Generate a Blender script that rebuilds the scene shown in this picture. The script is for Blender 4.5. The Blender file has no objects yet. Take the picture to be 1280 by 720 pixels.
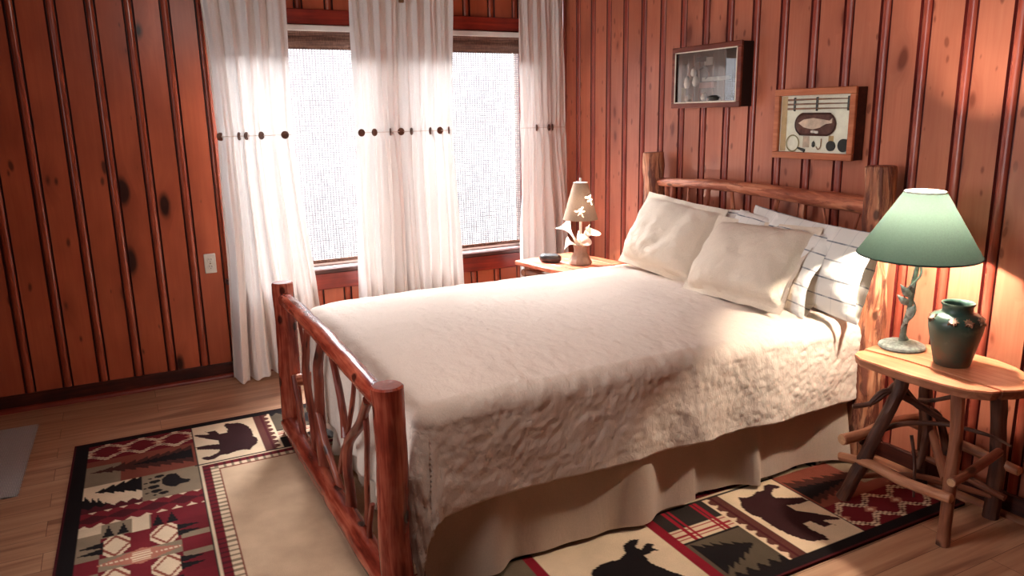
import bpy, math, random
import numpy as np
from mathutils import Vector, Matrix, noise
random.seed(7)
PI = math.pi
C = bpy.context.scene.collection
SC = bpy.context.scene

# ------------------------------------------------------------------ materials
def lin(r, g, b):
    f = lambda c: (c/255/12.92) if c/255 <= .04045 else ((c/255+.055)/1.055)**2.4
    return (f(r), f(g), f(b), 1)

class NT:
    def __init__(s, name):
        s.m = bpy.data.materials.new(name); s.m.use_nodes = True
        s.t = s.m.node_tree; s.t.nodes.clear()
        s.out = s.t.nodes.new('ShaderNodeOutputMaterial')
    def n(s, typ, ins=None, **kw):
        nd = s.t.nodes.new('ShaderNode'+typ)
        for k, v in kw.items(): setattr(nd, k, v)
        for k, v in (ins or {}).items():
            if isinstance(v, bpy.types.NodeSocket): s.t.links.new(v, nd.inputs[k])
            else: nd.inputs[k].default_value = v
        return nd
    def ramp(s, fac, stops, interp='LINEAR'):
        nd = s.t.nodes.new('ShaderNodeValToRGB'); s.t.links.new(fac, nd.inputs[0])
        cr = nd.color_ramp; cr.interpolation = interp
        while len(cr.elements) < len(stops): cr.elements.new(.5)
        for e, (p, c) in zip(cr.elements, stops): e.position = p; e.color = c
        return nd.outputs[0]
    def mapping(s, vec, scale=(1,1,1), loc=(0,0,0)):
        return s.n('Mapping', {'Vector': vec, 'Scale': scale, 'Location': loc}).outputs[0]
    def noise(s, vec, scale=5, detail=4, rough=.55, dist=0):
        return s.n('TexNoise', {'Vector': vec, 'Scale': scale, 'Detail': detail, 'Roughness': rough, 'Distortion': dist}).outputs[0]
    def mix(s, fac, a, b, mode='MIX'):
        nd = s.n('Mix', data_type='RGBA', blend_type=mode)
        for k, v in ((0, fac), (6, a), (7, b)):
            if isinstance(v, bpy.types.NodeSocket): s.t.links.new(v, nd.inputs[k])
            else: nd.inputs[k].default_value = v
        return nd.outputs[2]
    def math(s, op, a, b=0.0, c=0.0):
        nd = s.n('Math', operation=op)
        for k, v in enumerate((a, b, c)):
            if isinstance(v, bpy.types.NodeSocket): s.t.links.new(v, nd.inputs[k])
            else: nd.inputs[k].default_value = v
        return nd.outputs[0]
    def bump(s, h, strength=.3, dist=.01):
        return s.n('Bump', {'Height': h, 'Strength': strength, 'Distance': dist}).outputs[0]
    def principled(s, **kw):
        nd = s.n('BsdfPrincipled', {k.replace('_', ' '): v for k, v in kw.items()})
        s.t.links.new(nd.outputs[0], s.out.inputs[0]); return nd
    def surf(s, sh): s.t.links.new(sh, s.out.inputs[0])
    def obj(s): return s.n('TexCoord').outputs['Object']
    def uv(s): return s.n('TexCoord').outputs['UV']

def plain(name, col, rough=.5, metal=0, var=.12, nscale=30, bump=0, spec=.5):
    t = NT(name); o = t.obj()
    nz = t.noise(o, nscale, 4)
    lo = tuple(c*(1-var) for c in col[:3])+(1,); hi = tuple(min(1, c*(1+var)) for c in col[:3])+(1,)
    c = t.ramp(nz, [(.3, lo), (.7, hi)])
    kw = dict(Base_Color=c, Roughness=rough, Metallic=metal)
    kw['Specular_IOR_Level'] = spec
    if bump: kw['Normal'] = t.bump(nz, bump, .005)
    t.principled(**kw); return t.m

def pine(name, axis, base, dark, knotcol, kscale, rough=.32, seed=0.0, tint=.5):
    """varnished knotty pine boards; axis = horizontal coordinate of the wall"""
    t = NT(name); o = t.obj()
    sep = t.n('SeparateXYZ', {'Vector': o}); u = sep.outputs[axis]; z = sep.outputs['Z']
    at = t.n('Attribute', attribute_name='board'); rnd = at.outputs['Fac']
    off = t.math('MULTIPLY', rnd, 37.0)
    vec = t.n('CombineXYZ', {'X': u, 'Y': t.math('ADD', z, off), 'Z': seed}).outputs[0]
    # knots
    wob = t.n('TexNoise', {'Vector': vec, 'Scale': 3.0, 'Detail': 2.0}, noise_dimensions='3D').outputs['Color']
    kv = t.n('VectorMath', {0: vec, 1: t.n('VectorMath', {0: wob, 1: (.06, .06, 0)}, operation='MULTIPLY').outputs[0]}, operation='ADD').outputs[0]
    v1 = t.n('TexVoronoi', {'Vector': t.mapping(kv, kscale), 'Scale': 1.0, 'Randomness': 1.0}, voronoi_dimensions='2D')
    d1 = v1.outputs['Distance']; pick = t.n('SeparateColor', {'Color': v1.outputs['Color']}).outputs[0]
    size = t.math('MULTIPLY_ADD', pick, .26, -.10)
    k1 = t.math('SUBTRACT', size, d1)
    knot = t.n('MapRange', {'Value': k1, 'From Min': -.02, 'From Max': .06, 'To Min': 0.0, 'To Max': 1.0}).outputs[0]
    halo = t.n('MapRange', {'Value': k1, 'From Min': -.22, 'From Max': .06, 'To Min': 0.0, 'To Max': 1.0}).outputs[0]
    v2 = t.n('TexVoronoi', {'Vector': t.mapping(kv, tuple(k*2.3 for k in kscale), (3.3, 1.7, 0)), 'Scale': 1.0}, voronoi_dimensions='2D')
    p2 = t.n('SeparateColor', {'Color': v2.outputs['Color']}).outputs[0]
    k2 = t.math('SUBTRACT', t.math('MULTIPLY_ADD', p2, .34, -.16), v2.outputs['Distance'])
    knot2 = t.n('MapRange', {'Value': k2, 'From Min': -.02, 'From Max': .06}).outputs[0]
    # grain, bent round the knots
    gv = t.n('CombineXYZ', {'X': t.math('MULTIPLY_ADD', halo, .05, u), 'Y': t.math('MULTIPLY', t.math('ADD', z, off), .045), 'Z': seed}).outputs[0]
    g = t.noise(gv, 60, 5, .6, .4)
    blot = t.noise(t.mapping(vec, (2.2, 1.0, 1)), 2.2, 3, .5)
    col = t.mix(g, dark, base)
    col = t.mix(t.n('MapRange', {'Value': blot, 'From Min': .35, 'From Max': .75, 'To Min': 0.0, 'To Max': .55}).outputs[0], col, tuple(c*.55 for c in dark[:3])+(1,))
    bright = t.n('MapRange', {'Value': rnd, 'To Min': 1-tint*.35, 'To Max': 1+tint*.25}).outputs[0]
    col = t.n('VectorMath', {0: col, 'Scale': bright}, operation='SCALE').outputs[0]
    col = t.mix(t.math('MULTIPLY', halo, .55), col, tuple(c*.6 for c in dark[:3])+(1,))
    col = t.mix(t.math('MULTIPLY', t.math('MAXIMUM', knot, t.math('MULTIPLY', knot2, .8)), .92), col, knotcol)
    t.principled(Base_Color=col, Roughness=rough, Normal=t.bump(g, .06, .004), Specular_IOR_Level=.5)
    return t.m

def log_mat(name, cols, rough=.35, streak=(28, 2.2), bark=None, bump=.25):
    """logs: UV = (metres around, metres along)"""
    t = NT(name); uv = t.uv()
    rnd = t.n('ObjectInfo').outputs['Random']
    loc = t.n('CombineXYZ', {'X': t.math('MULTIPLY', rnd, 9.0), 'Y': t.math('MULTIPLY', rnd, 17.0)}).outputs[0]
    vec = t.n('VectorMath', {0: uv, 1: loc}, operation='ADD').outputs[0]
    g = t.noise(t.mapping(vec, (streak[0], streak[1], 1)), 1.6, 5, .62, .6)
    b = t.noise(t.mapping(vec, (7, 3, 1)), 1.5, 3)
    c = t.ramp(t.math('MULTIPLY_ADD', b, .5, t.math('MULTIPLY', g, .55)), [(.32, cols[0]), (.5, cols[1]), (.68, cols[2])])
    kn = t.n('TexVoronoi', {'Vector': t.mapping(vec, (7, 4.5, 1)), 'Scale': 1.0}, voronoi_dimensions='2D')
    km = t.n('MapRange', {'Value': kn.outputs['Distance'], 'From Min': .13, 'From Max': .07}).outputs[0]
    c = t.mix(t.math('MULTIPLY', km, .85), c, tuple(x*.25 for x in cols[0][:3])+(1,))
    h = g
    if bark:
        bn = t.noise(t.mapping(vec, (16, 2.6, 1), (5, 5, 0)), 1.7, 5, .65, .8)
        bm = t.n('MapRange', {'Value': bn, 'From Min': .47, 'From Max': .58}).outputs[0]
        c = t.mix(bm, c, bark); h = t.math('MULTIPLY_ADD', bm, .7, g)
    t.principled(Base_Color=c, Roughness=rough, Normal=t.bump(h, bump, .008)); return t.m

def plank_mat(name, c0, c1, c2, axis=1, rough=.4):
    t = NT(name); o = t.obj()
    sc = [26, 26, 26]; sc[axis] = 1.6
    g = t.noise(t.mapping(o, tuple(sc)), 1.6, 5, .6, .5)
    b = t.noise(o, 6, 3)
    c = t.ramp(t.math('MULTIPLY_ADD', b, .4, t.math('MULTIPLY', g, .6)), [(.33, c0), (.5, c1), (.66, c2)])
    t.principled(Base_Color=c, Roughness=rough, Normal=t.bump(g, .15, .004)); return t.m

def cloth(name, col, trans=.0, transparent=.0, bump_fn=None, rough=.9, var=.06):
    t = NT(name); o = t.obj()
    w = t.noise(o, 260, 2)
    lo = tuple(c*(1-var) for c in col[:3])+(1,); hi = tuple(min(1, c*(1+var)) for c in col[:3])+(1,)
    c = t.ramp(w, [(.3, lo), (.7, hi)])
    nrm = bump_fn(t, o) if bump_fn else t.bump(w, .1, .002)
    p = t.n('BsdfPrincipled', {'Base Color': c, 'Roughness': rough, 'Specular IOR Level': .15, 'Normal': nrm})
    sh = p.outputs[0]
    if trans:
        tr = t.n('BsdfTranslucent', {'Color': c})
        sh = t.n('MixShader', {0: trans, 1: sh, 2: tr.outputs[0]}).outputs[0]
    if transparent:
        tp = t.n('BsdfTransparent')
        sh = t.n('MixShader', {0: transparent, 1: sh, 2: tp.outputs[0]}).outputs[0]
    t.surf(sh); return t.m

M = {}
M['pine_right'] = pine('pine_right', 'Y', lin(212,136,104), lin(184,96,70), lin(122,58,38), (7.0, 3.1, 1), .36, 1.3, .3)
M['pine_back'] = pine('pine_back', 'X', lin(202,108,72), lin(170,78,52), lin(20,8,7), (4.3, 1.7, 1), .30, 4.1, .35)
M['mould_right'] = plank_mat('mould_right', lin(134,50,38), lin(158,70,52), lin(180,94,72), 2, .3)
M['mould_back'] = plank_mat('mould_back', lin(130,54,36), lin(158,72,48), lin(178,88,60), 2, .2)
M['trim_red'] = plank_mat('trim_red', lin(96,22,14), lin(132,38,24), lin(156,54,34), 0, .35)
M['base_dark'] = plank_mat('base_dark', lin(40,14,12), lin(62,24,18), lin(86,40,28), 0, .4)
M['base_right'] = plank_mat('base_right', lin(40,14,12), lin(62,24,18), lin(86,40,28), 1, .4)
M['shoe_red'] = plank_mat('shoe_red', lin(90,24,16), lin(120,40,26), lin(140,56,38), 0, .35)
M['log_foot'] = log_mat('log_foot', (lin(50,16,12), lin(134,50,34), lin(190,98,72)), .24)
M['log_twig'] = log_mat('log_twig', (lin(62,22,16), lin(122,52,38), lin(164,86,62)), .32)
M['log_head'] = log_mat('log_head', (lin(120,56,34), lin(186,104,68), lin(224,156,112)), .55, bark=lin(92,40,28), bump=.5)
M['log_rail'] = log_mat('log_rail', (lin(140,70,46), lin(200,116,82), lin(226,158,122)), .5, bark=lin(158,82,58), bump=.4)
M['log_post'] = log_mat('log_post', (lin(120,64,44), lin(184,112,78), lin(226,168,128)), .6, bark=lin(116,62,46), bump=.8)
M['log_end'] = plain('log_end', lin(130,62,44), .5, var=.25, nscale=60)
M['twig_dark'] = log_mat('twig_dark', (lin(46,24,18), lin(78,44,32), lin(112,70,50)), .6, bump=.5)
M['twig_mid'] = log_mat('twig_mid', (lin(90,48,32), lin(132,78,54), lin(164,106,78)), .5, bump=.4)
M['twig_light'] = log_mat('twig_light', (lin(128,74,50), lin(176,116,84), lin(206,150,114)), .5, bump=.4)
M['twig_end'] = plain('twig_end', lin(196,150,112), .6, var=.2, nscale=80)
M['top_wood'] = plank_mat('top_wood', lin(196,112,76), lin(222,142,102), lin(240,176,134), 1, .35)
M['top_edge'] = plank_mat('top_edge', lin(110,58,38), lin(150,90,60), lin(190,130,96), 1, .6)
M['stand_wood'] = plank_mat('stand_wood', lin(150,66,44), lin(198,104,74), lin(226,150,116), 1, .4)
M['white_paint'] = plain('white_paint', lin(232,226,218), .45, var=.03)
M['plastic_white'] = plain('plastic_white', lin(226,216,200), .35, var=.02)
M['slot'] = plain('slot', lin(60,50,45), .5)
M['brass'] = plain('brass', lin(140,110,80), .35, metal=.8)
M['button'] = plain('button', lin(104,68,52), .35, var=.3, nscale=90)
M['black_plastic'] = plain('black_plastic', lin(44,40,38), .3, var=.2)
M['black_fabric'] = plain('black_fabric', lin(34,30,29), .7, var=.3, nscale=200)
M['ceramic'] = plain('ceramic', lin(150,118,98), .6, var=.15, nscale=40, bump=.2)
M['lily'] = cloth('lily', lin(246,236,222), trans=.45, rough=.5)
M['lily_leaf'] = plain('lily_leaf', lin(236,214,190), .4, var=.08)
M['pole_white'] = plain('pole_white', lin(236,222,206), .4, var=.03)
M['verdigris'] = plain('verdigris', lin(158,162,154), .6, var=.4, nscale=70, bump=.5)
M['verdigris_dark'] = plain('verdigris_dark', lin(126,130,118), .6, var=.4, nscale=60, bump=.5)
M['vase_leaf'] = plain('vase_leaf', lin(150,110,88), .5, var=.3, nscale=120)
M['frame_dark'] = plank_mat('frame_dark', lin(84,34,22), lin(116,52,34), lin(142,74,52), 1, .4)
M['frame_pine'] = plank_mat('frame_pine', lin(158,84,52), lin(188,108,70), lin(206,130,90), 1, .4)
M['box_black'] = plain('box_black', lin(22,14,12), .6)
M['linen_back'] = plain('linen_back', lin(250,242,220), .8, var=.08)
M['olive_back'] = plain('olive_back', lin(98,86,72), .8, var=.25, nscale=14)
M['cream'] = plain('cream', lin(232,222,202), .6)
M['tan_strip'] = plain('tan_strip', lin(204,170,118), .7)
M['brown_creel'] = plain('brown_creel', lin(112,76,64), .6, var=.35, nscale=40)
M['fish_skin'] = plain('fish_skin', lin(206,182,158), .4, var=.3, nscale=25)
M['rod_wood'] = plain('rod_wood', lin(142,104,78), .4, var=.3)
M['dark_metal'] = plain('dark_metal', lin(66,66,62), .35, metal=.6)
M['net_green'] = plain('net_green', lin(150,136,84), .6)
M['salmon'] = plain('salmon', lin(190,130,112), .6, var=.15)
M['shell'] = plain('shell', lin(222,212,198), .5, var=.15)
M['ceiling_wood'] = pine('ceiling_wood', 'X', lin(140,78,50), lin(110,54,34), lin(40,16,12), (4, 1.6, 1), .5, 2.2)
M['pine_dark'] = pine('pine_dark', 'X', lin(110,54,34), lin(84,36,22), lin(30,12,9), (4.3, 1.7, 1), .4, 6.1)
M['groove'] = plain('groove', lin(64,18,14), .4, var=.2)  # dark red puts the shade inside the moulding grooves into the colour
M['groove_right'] = plain('groove_right', lin(92,24,20), .4, var=.2)  # same painted groove shade, redder for the right wall

# vase glaze
t = NT('glaze_green'); o = t.obj(); nz = t.noise(o, 14, 5, .6)
zz = t.n('SeparateXYZ', {'Vector': o}).outputs['Z']
c = t.ramp(t.math('MULTIPLY_ADD', t.math('SUBTRACT', zz, .1), 1.2, nz), [(.3, lin(88,72,58)), (.45, lin(64,80,68)), (.62, lin(58,84,74)), (.8, lin(104,118,100))])
t.principled(Base_Color=c, Roughness=.34, Normal=t.bump(nz, .1, .004)); M['glaze'] = t.m

# floor laminate, boards run along x
t = NT('laminate'); o = t.obj()
br = t.n('TexBrick', {'Vector': t.mapping(o, (1, 1, 1), (.35, .04, 0)), 'Color1': (0,0,0,1), 'Color2': (1,1,1,1), 'Mortar': (.5,.5,.5,1), 'Scale': 1.0, 'Mortar Size': .0012, 'Brick Width': 1.22, 'Row Height': .128}, offset=.37)
bc = t.n('SeparateColor', {'Color': br.outputs['Color']}).outputs[0]
sv = t.n('CombineXYZ', {'X': t.math('MULTIPLY', t.n('SeparateXYZ', {'Vector': o}).outputs[0], 1.0), 'Y': t.n('SeparateXYZ', {'Vector': o}).outputs[1], 'Z': t.math('MULTIPLY', bc, 11.0)}).outputs[0]
g = t.noise(t.mapping(sv, (1.1, 22, 1)), 1.0, 5, .6, .5)
g2 = t.noise(t.mapping(sv, (.8, 7, 1), (4, 9, 2)), 1.0, 3, .55, .8)
c = t.ramp(g, [(.3, lin(150,104,78)), (.5, lin(184,138,106)), (.72, lin(206,164,130))])
dk = t.n('MapRange', {'Value': g2, 'From Min': .57, 'From Max': .66}).outputs[0]
c = t.mix(t.math('MULTIPLY', dk, .62), c, lin(110,64,46))
c = t.mix(t.math('MULTIPLY', bc, .22), c, lin(146,94,66))
c = t.mix(br.outputs['Fac'], c, lin(110,70,50))
t.principled(Base_Color=c, Roughness=.33, Normal=t.bump(g, .04, .003)); M['laminate'] = t.m

# quilt: crinkled stitched cotton
def quilt_bump(t, o):
    wob = t.n('VectorMath', {0: t.n('TexNoise', {'Vector': o, 'Scale': 9.0, 'Detail': 2.0}).outputs['Color'], 1: (.03, .03, .03)}, operation='MULTIPLY').outputs[0]
    v = t.n('VectorMath', {0: o, 1: wob}, operation='ADD').outputs[0]
    vo = t.n('TexVoronoi', {'Vector': t.mapping(v, (26, 15, 20)), 'Scale': 1.0}, feature='SMOOTH_F1')
    h = t.math('SUBTRACT', 1.0, vo.outputs['Distance'])
    fine = t.noise(t.mapping(v, (70, 26, 40)), 1.0, 4, .6, 1.0)
    hh = t.math('MULTIPLY_ADD', fine, .55, h)
    return t.bump(hh, .5, .009)
M['quilt'] = cloth('quilt', lin(224,205,190), bump_fn=quilt_bump)
M['skirt'] = cloth('skirt', lin(208,184,164), trans=.1, bump_fn=lambda t, o: t.bump(t.noise(t.mapping(o, (16, 16, 5)), 1.0, 4, .6, .8), .35, .01))
M['sham'] = cloth('sham', lin(228,210,190), bump_fn=lambda t, o: t.bump(t.noise(t.mapping(o, (14, 14, 14)), 1.0, 5, .6, 1.2), .5, .012))
M['curtain'] = cloth('curtain', lin(240,233,228), trans=.085, transparent=.03, bump_fn=lambda t, o: t.bump(t.noise(t.mapping(o, (60, 60, 4)), 1.0, 3), .12, .004))
M['string'] = plain('string', lin(212,192,178), .8)

# plaid pillow fabric, object coordinates follow the pillow
t = NT('plaid'); uv = t.uv(); s = t.n('SeparateXYZ', {'Vector': uv})
def stripe(sock, period, width, off=0.0):
    f = t.math('FRACT', t.math('ADD', t.math('DIVIDE', sock, period), 10.0+off))
    return t.math('LESS_THAN', t.math('ABSOLUTE', t.math('SUBTRACT', f, .5)), width/period/2)
a = stripe(s.outputs[1], .075, .006); b = stripe(s.outputs[0], .072, .003)
c = t.mix(t.math('MULTIPLY', b, .2), lin(240,234,226), lin(120,128,140))
c = t.mix(t.math('MULTIPLY', t.math('MULTIPLY', a, t.n('MapRange', {'Value': t.noise(t.obj(), 30, 2), 'From Min': .3, 'From Max': .6, 'To Min': .35, 'To Max': .8}).outputs[0]), 1.0), c, lin(72,84,104))
nz = t.noise(t.obj(), 18, 4, .6, 1.0)
t.principled(Base_Color=c, Roughness=.9, Specular_IOR_Level=.15, Normal=t.bump(nz, .35, .01)); M['plaid'] = t.m

# woven blind: open weave of grey reeds, gaps see through
t = NT('woven_blind'); o = t.obj(); s = t.n('SeparateXYZ', {'Vector': o})
nz = t.noise(t.mapping(o, (9, 1, 60)), 1.0, 3); nz2 = t.noise(t.mapping(o, (80, 1, 7)), 1.0, 3)
def wv(sock, per, w, nzz):
    f = t.math('FRACT', t.math('ADD', t.math('DIVIDE', sock, per), 50.0))
    return t.math('LESS_THAN', f, t.math('MULTIPLY_ADD', nzz, w*1.6, -w*.3+.0))
hor = wv(s.outputs[2], .0135, .72, nz); ver = wv(s.outputs[0], .0175, .74, nz2)
mask = t.math('MAXIMUM', hor, ver)
dif = t.n('BsdfDiffuse', {'Color': lin(120,112,110)}); trl = t.n('BsdfTranslucent', {'Color': lin(66,62,64)})
body = t.n('MixShader', {0: .42, 1: dif.outputs[0], 2: trl.outputs[0]})
tp = t.n('BsdfTransparent')
t.surf(t.n('MixShader', {0: t.math('MULTIPLY', mask, .93), 1: tp.outputs[0], 2: body.outputs[0]}).outputs[0]); M['blind'] = t.m
t = NT('blind_valance'); o = t.obj()
nz = t.noise(t.mapping(o, (7, 7, 170)), 1.0, 4); n2 = t.noise(t.mapping(o, (160, 1, 40)), 1.0, 2)
c = t.ramp(t.math('MULTIPLY_ADD', n2, .35, t.math('MULTIPLY', nz, .7)), [(.36, lin(54,30,22)), (.52, lin(96,62,48)), (.68, lin(140,104,86))])
t.principled(Base_Color=c, Roughness=.7, Normal=t.bump(nz, .5, .004)); M['valance'] = t.m

# panes: clear with a Fresnel reflection
def pane(name, tint=(1,1,1,1), ior=1.5):
    t = NT(name); tp = t.n('BsdfTransparent', {'Color': tint}); gl = t.n('BsdfGlossy', {'Roughness': .01})
    fr = t.n('Fresnel', {'IOR': ior})
    t.surf(t.n('MixShader', {0: fr.outputs[0], 1: tp.outputs[0], 2: gl.outputs[0]}).outputs[0]); return t.m
M['glass'] = pane('glass'); M['picture_glass'] = pane('picture_glass', (.96,.96,.96,1), 3.3)

def shade_mat(name, col, trans, tcol=None):
    t = NT(name); o = t.obj(); w = t.noise(t.mapping(o, (1,1,1)), 190, 3)
    lo = tuple(c*.82 for c in col[:3])+(1,)
    c = t.ramp(w, [(.3, lo), (.7, col)])
    p = t.n('BsdfPrincipled', {'Base Color': c, 'Roughness': .8, 'Specular IOR Level': .2, 'Normal': t.bump(w, .2, .002)})
    tr = t.n('BsdfTranslucent', {'Color': tcol or col})
    t.surf(t.n('MixShader', {0: trans, 1: p.outputs[0], 2: tr.outputs[0]}).outputs[0]); return t.m
M['shade_green'] = shade_mat('shade_green', lin(66,94,80), .030, lin(146,172,154))
M['shade_edge'] = plain('shade_edge', lin(30,52,42), .7)
M['shade_white'] = plain('shade_white', lin(240,235,225), .8)
M['shade_taupe'] = shade_mat('shade_taupe', lin(168,140,118), .01)
t = NT('bulb_glow'); e = t.n('Emission', {'Color': (1, .86, .68, 1), 'Strength': 6.0}); tp = t.n('BsdfTransparent', {'Color': (.9, .9, .9, 1)}); t.surf(t.n('AddShader', {0: e.outputs[0], 1: tp.outputs[0]}).outputs[0]); M['bulb'] = t.m
t = NT('rug_pile'); at = t.n('Attribute', attribute_name='weave'); o = t.obj(); w = t.noise(o, 330, 3); w2 = t.noise(o, 7, 4)
c = t.n('VectorMath', {0: at.outputs['Color'], 'Scale': t.n('MapRange', {'Value': t.math('MULTIPLY_ADD', w2, .5, t.math('MULTIPLY', w, .5)), 'From Min': .3, 'From Max': .7, 'To Min': .74, 'To Max': 1.24}).outputs[0]}, operation='SCALE').outputs[0]
t.principled(Base_Color=c, Roughness=.95, Specular_IOR_Level=.1, Normal=t.bump(w, .5, .004)); M['rug'] = t.m
t = NT('grey_knit'); o = t.obj(); s = t.n('SeparateXYZ', {'Vector': o})
wa = t.n('TexWave', {'Vector': t.mapping(o, (1, 1, 1)), 'Scale': 50.0, 'Distortion': 1.5, 'Detail': 1.0}).outputs[1]
wb = t.n('TexWave', {'Vector': o, 'Scale': 50.0, 'Distortion': 1.5}, bands_direction='Y').outputs[1]
h = t.math('MULTIPLY', wa, wb)
t.principled(Base_Color=t.ramp(h, [(.1, lin(170,162,158)), (.6, lin(220,212,206))]), Roughness=.95, Specular_IOR_Level=.1, Normal=t.bump(h, .7, .006)); M['knit'] = t.m

# ------------------------------------------------------------------ mesh helpers
def V(*a): return Vector(a)
class MB:
    def __init__(s): s.v = []; s.f = []; s.uv = []; s.mi = []
    def add(s, vs, fs, mi=0, uvs=None):
        b = len(s.v); s.v += [tuple(v) for v in vs]
        for k, f in enumerate(fs):
            s.f.append([b+i for i in f]); s.mi.append(mi if isinstance(mi, int) else mi[k])
            s.uv.append(uvs[k] if uvs else [(vs[i][0], vs[i][1]) for i in f])
        return s
    def box(s, lo, hi, mi=0, R=None, bev=0.0):
        x0, y0, z0 = lo; x1, y1, z1 = hi
        if bev:
            b = min(bev, (x1-x0)/2.01, (y1-y0)/2.01, (z1-z0)/2.01); vs = []; idx = {}
            for i, sx in enumerate((x0, x1)):
                for j, sy in enumerate((y0, y1)):
                    for k, sz in enumerate((z0, z1)):
                        ix, iy, iz = (b if i == 0 else -b), (b if j == 0 else -b), (b if k == 0 else -b)
                        idx[i,j,k,'x'] = len(vs); vs.append((sx, sy+iy, sz+iz))
                        idx[i,j,k,'y'] = len(vs); vs.append((sx+ix, sy, sz+iz))
                        idx[i,j,k,'z'] = len(vs); vs.append((sx+ix, sy+iy, sz))
            fs = []
            for i in (0, 1):
                q = [idx[i,0,0,'x'], idx[i,1,0,'x'], idx[i,1,1,'x'], idx[i,0,1,'x']]; fs.append(q if i else q[::-1])
                q = [idx[0,i,0,'y'], idx[0,i,1,'y'], idx[1,i,1,'y'], idx[1,i,0,'y']]; fs.append(q if i else q[::-1])
                q = [idx[0,0,i,'z'], idx[1,0,i,'z'], idx[1,1,i,'z'], idx[0,1,i,'z']]; fs.append(q if i else q[::-1])
            for i in (0, 1):
                for j in (0, 1):
                    fs.append([idx[i,j,0,'x'], idx[i,j,1,'x'], idx[i,j,1,'y'], idx[i,j,0,'y']])
                    fs.append([idx[i,0,j,'x'], idx[i,1,j,'x'], idx[i,1,j,'z'], idx[i,0,j,'z']])
                    fs.append([idx[0,i,j,'y'], idx[1,i,j,'y'], idx[1,i,j,'z'], idx[0,i,j,'z']])
                    for k in (0, 1): fs.append([idx[i,j,k,'x'], idx[i,j,k,'y'], idx[i,j,k,'z']])
        else:
            vs = [(x0,y0,z0),(x1,y0,z0),(x1,y1,z0),(x0,y1,z0),(x0,y0,z1),(x1,y0,z1),(x1,y1,z1),(x0,y1,z1)]
            fs = [(0,3,2,1),(4,5,6,7),(0,1,5,4),(1,2,6,5),(2,3,7,6),(3,0,4,7)]
        if R is not None: vs = [tuple(R @ Vector(v)) for v in vs]
        return s.add(vs, fs, mi)
    def tube(s, pts, rad, seg=12, lump=0.0, seed=0, capmi=None, mi=0, chamfer=0.0, sub=6):
        """round log through pts; Catmull-Rom resampled; radii per point"""
        P = [Vector(p) for p in pts]
        if not hasattr(rad, '__len__'): rad = [rad]*len(P)
        Q, RR = [], []
        if len(P) == 2:
            n = max(2, sub*2)
            for i in range(n+1): Q.append(P[0].lerp(P[1], i/n)); RR.append(rad[0]+(rad[1]-rad[0])*i/n)
        else:
            for i in range(len(P)-1):
                p0, p1, p2, p3 = P[max(i-1,0)], P[i], P[i+1], P[min(i+2,len(P)-1)]
                for k in range(sub):
                    u = k/sub
                    Q.append(.5*((2*p1)+(p2-p0)*u+(2*p0-5*p1+4*p2-p3)*u*u+(3*p1-p0-3*p2+p3)*u**3)); RR.append(rad[i]+(rad[i+1]-rad[i])*u)
            Q.append(P[-1]); RR.append(rad[-1])
        if chamfer:
            d0 = (Q[1]-Q[0]).normalized(); d1 = (Q[-1]-Q[-2]).normalized()
            Q = [Q[0], Q[0]+d0*chamfer]+Q[1:-1]+[Q[-1]-d1*chamfer, Q[-1]]
            RR = [RR[0]-chamfer, RR[0]]+RR[1:-1]+[RR[-1], RR[-1]-chamfer]
        T = [(Q[min(i+1,len(Q)-1)]-Q[max(i-1,0)]).normalized() for i in range(len(Q))]
        a = V(0,0,1) if abs(T[0].z) < .9 else V(1,0,0)
        nrm = T[0].cross(a).normalized(); vs = []; L = [0]
        for i, q in enumerate(Q):
            if i: L.append(L[-1]+(q-Q[i-1]).length)
            nrm = (nrm - T[i]*nrm.dot(T[i])).normalized(); bn = T[i].cross(nrm)
            for k in range(seg):
                an = 2*PI*k/seg; d = nrm*math.cos(an)+bn*math.sin(an); r = RR[i]
                if lump: r *= 1+lump*(noise.noise(Vector((q.x*9+seed*3.1, q.y*9+d.x*1.2, q.z*9+d.z*1.2+d.y)))*1.3+.5*noise.noise(Vector((q.x*30+seed, q.y*30+d.x*2, q.z*30+d.z*2+d.y))))
                vs.append(q+d*r)
        fs, uvs = [], []; r0 = max(RR)
        for i in range(len(Q)-1):
            for k in range(seg):
                k2 = (k+1)%seg
                fs.append((i*seg+k, i*seg+k2, (i+1)*seg+k2, (i+1)*seg+k))
                ua, ub = 2*PI*r0*k/seg, 2*PI*r0*(k+1)/seg
                uvs.append([(ua,L[i]),(ub,L[i]),(ub,L[i+1]),(ua,L[i+1])])
        s.add(vs, fs, mi, uvs)
        n = len(Q)
        cm = mi if capmi is None else capmi
        s.add(vs[:seg], [list(range(seg))[::-1]], cm); s.add(vs[-seg:], [list(range(seg))], cm)
        return s
    def lathe(s, prof, c=(0,0,0), seg=32, mi=0, R=None, skip=None):
        vs, fs, uvs = [], [], []; n = len(prof); R = R or Matrix.Identity(3)
        for i in range(seg):
            a = 2*PI*i/seg
            for r, z in prof: vs.append(Vector(c)+R@Vector((r*math.cos(a), r*math.sin(a), z)))
        for i in range(seg):
            i2 = (i+1)%seg
            for j in range(n-1):
                if skip and skip((i+.5)/seg, j): continue
                fs.append((i*n+j, i2*n+j, i2*n+j+1, i*n+j+1)); uvs.append([(i/seg,j/n),((i+1)/seg,j/n),((i+1)/seg,(j+1)/n),(i/seg,(j+1)/n)])
        return s.add(vs, fs, mi, uvs)
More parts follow.
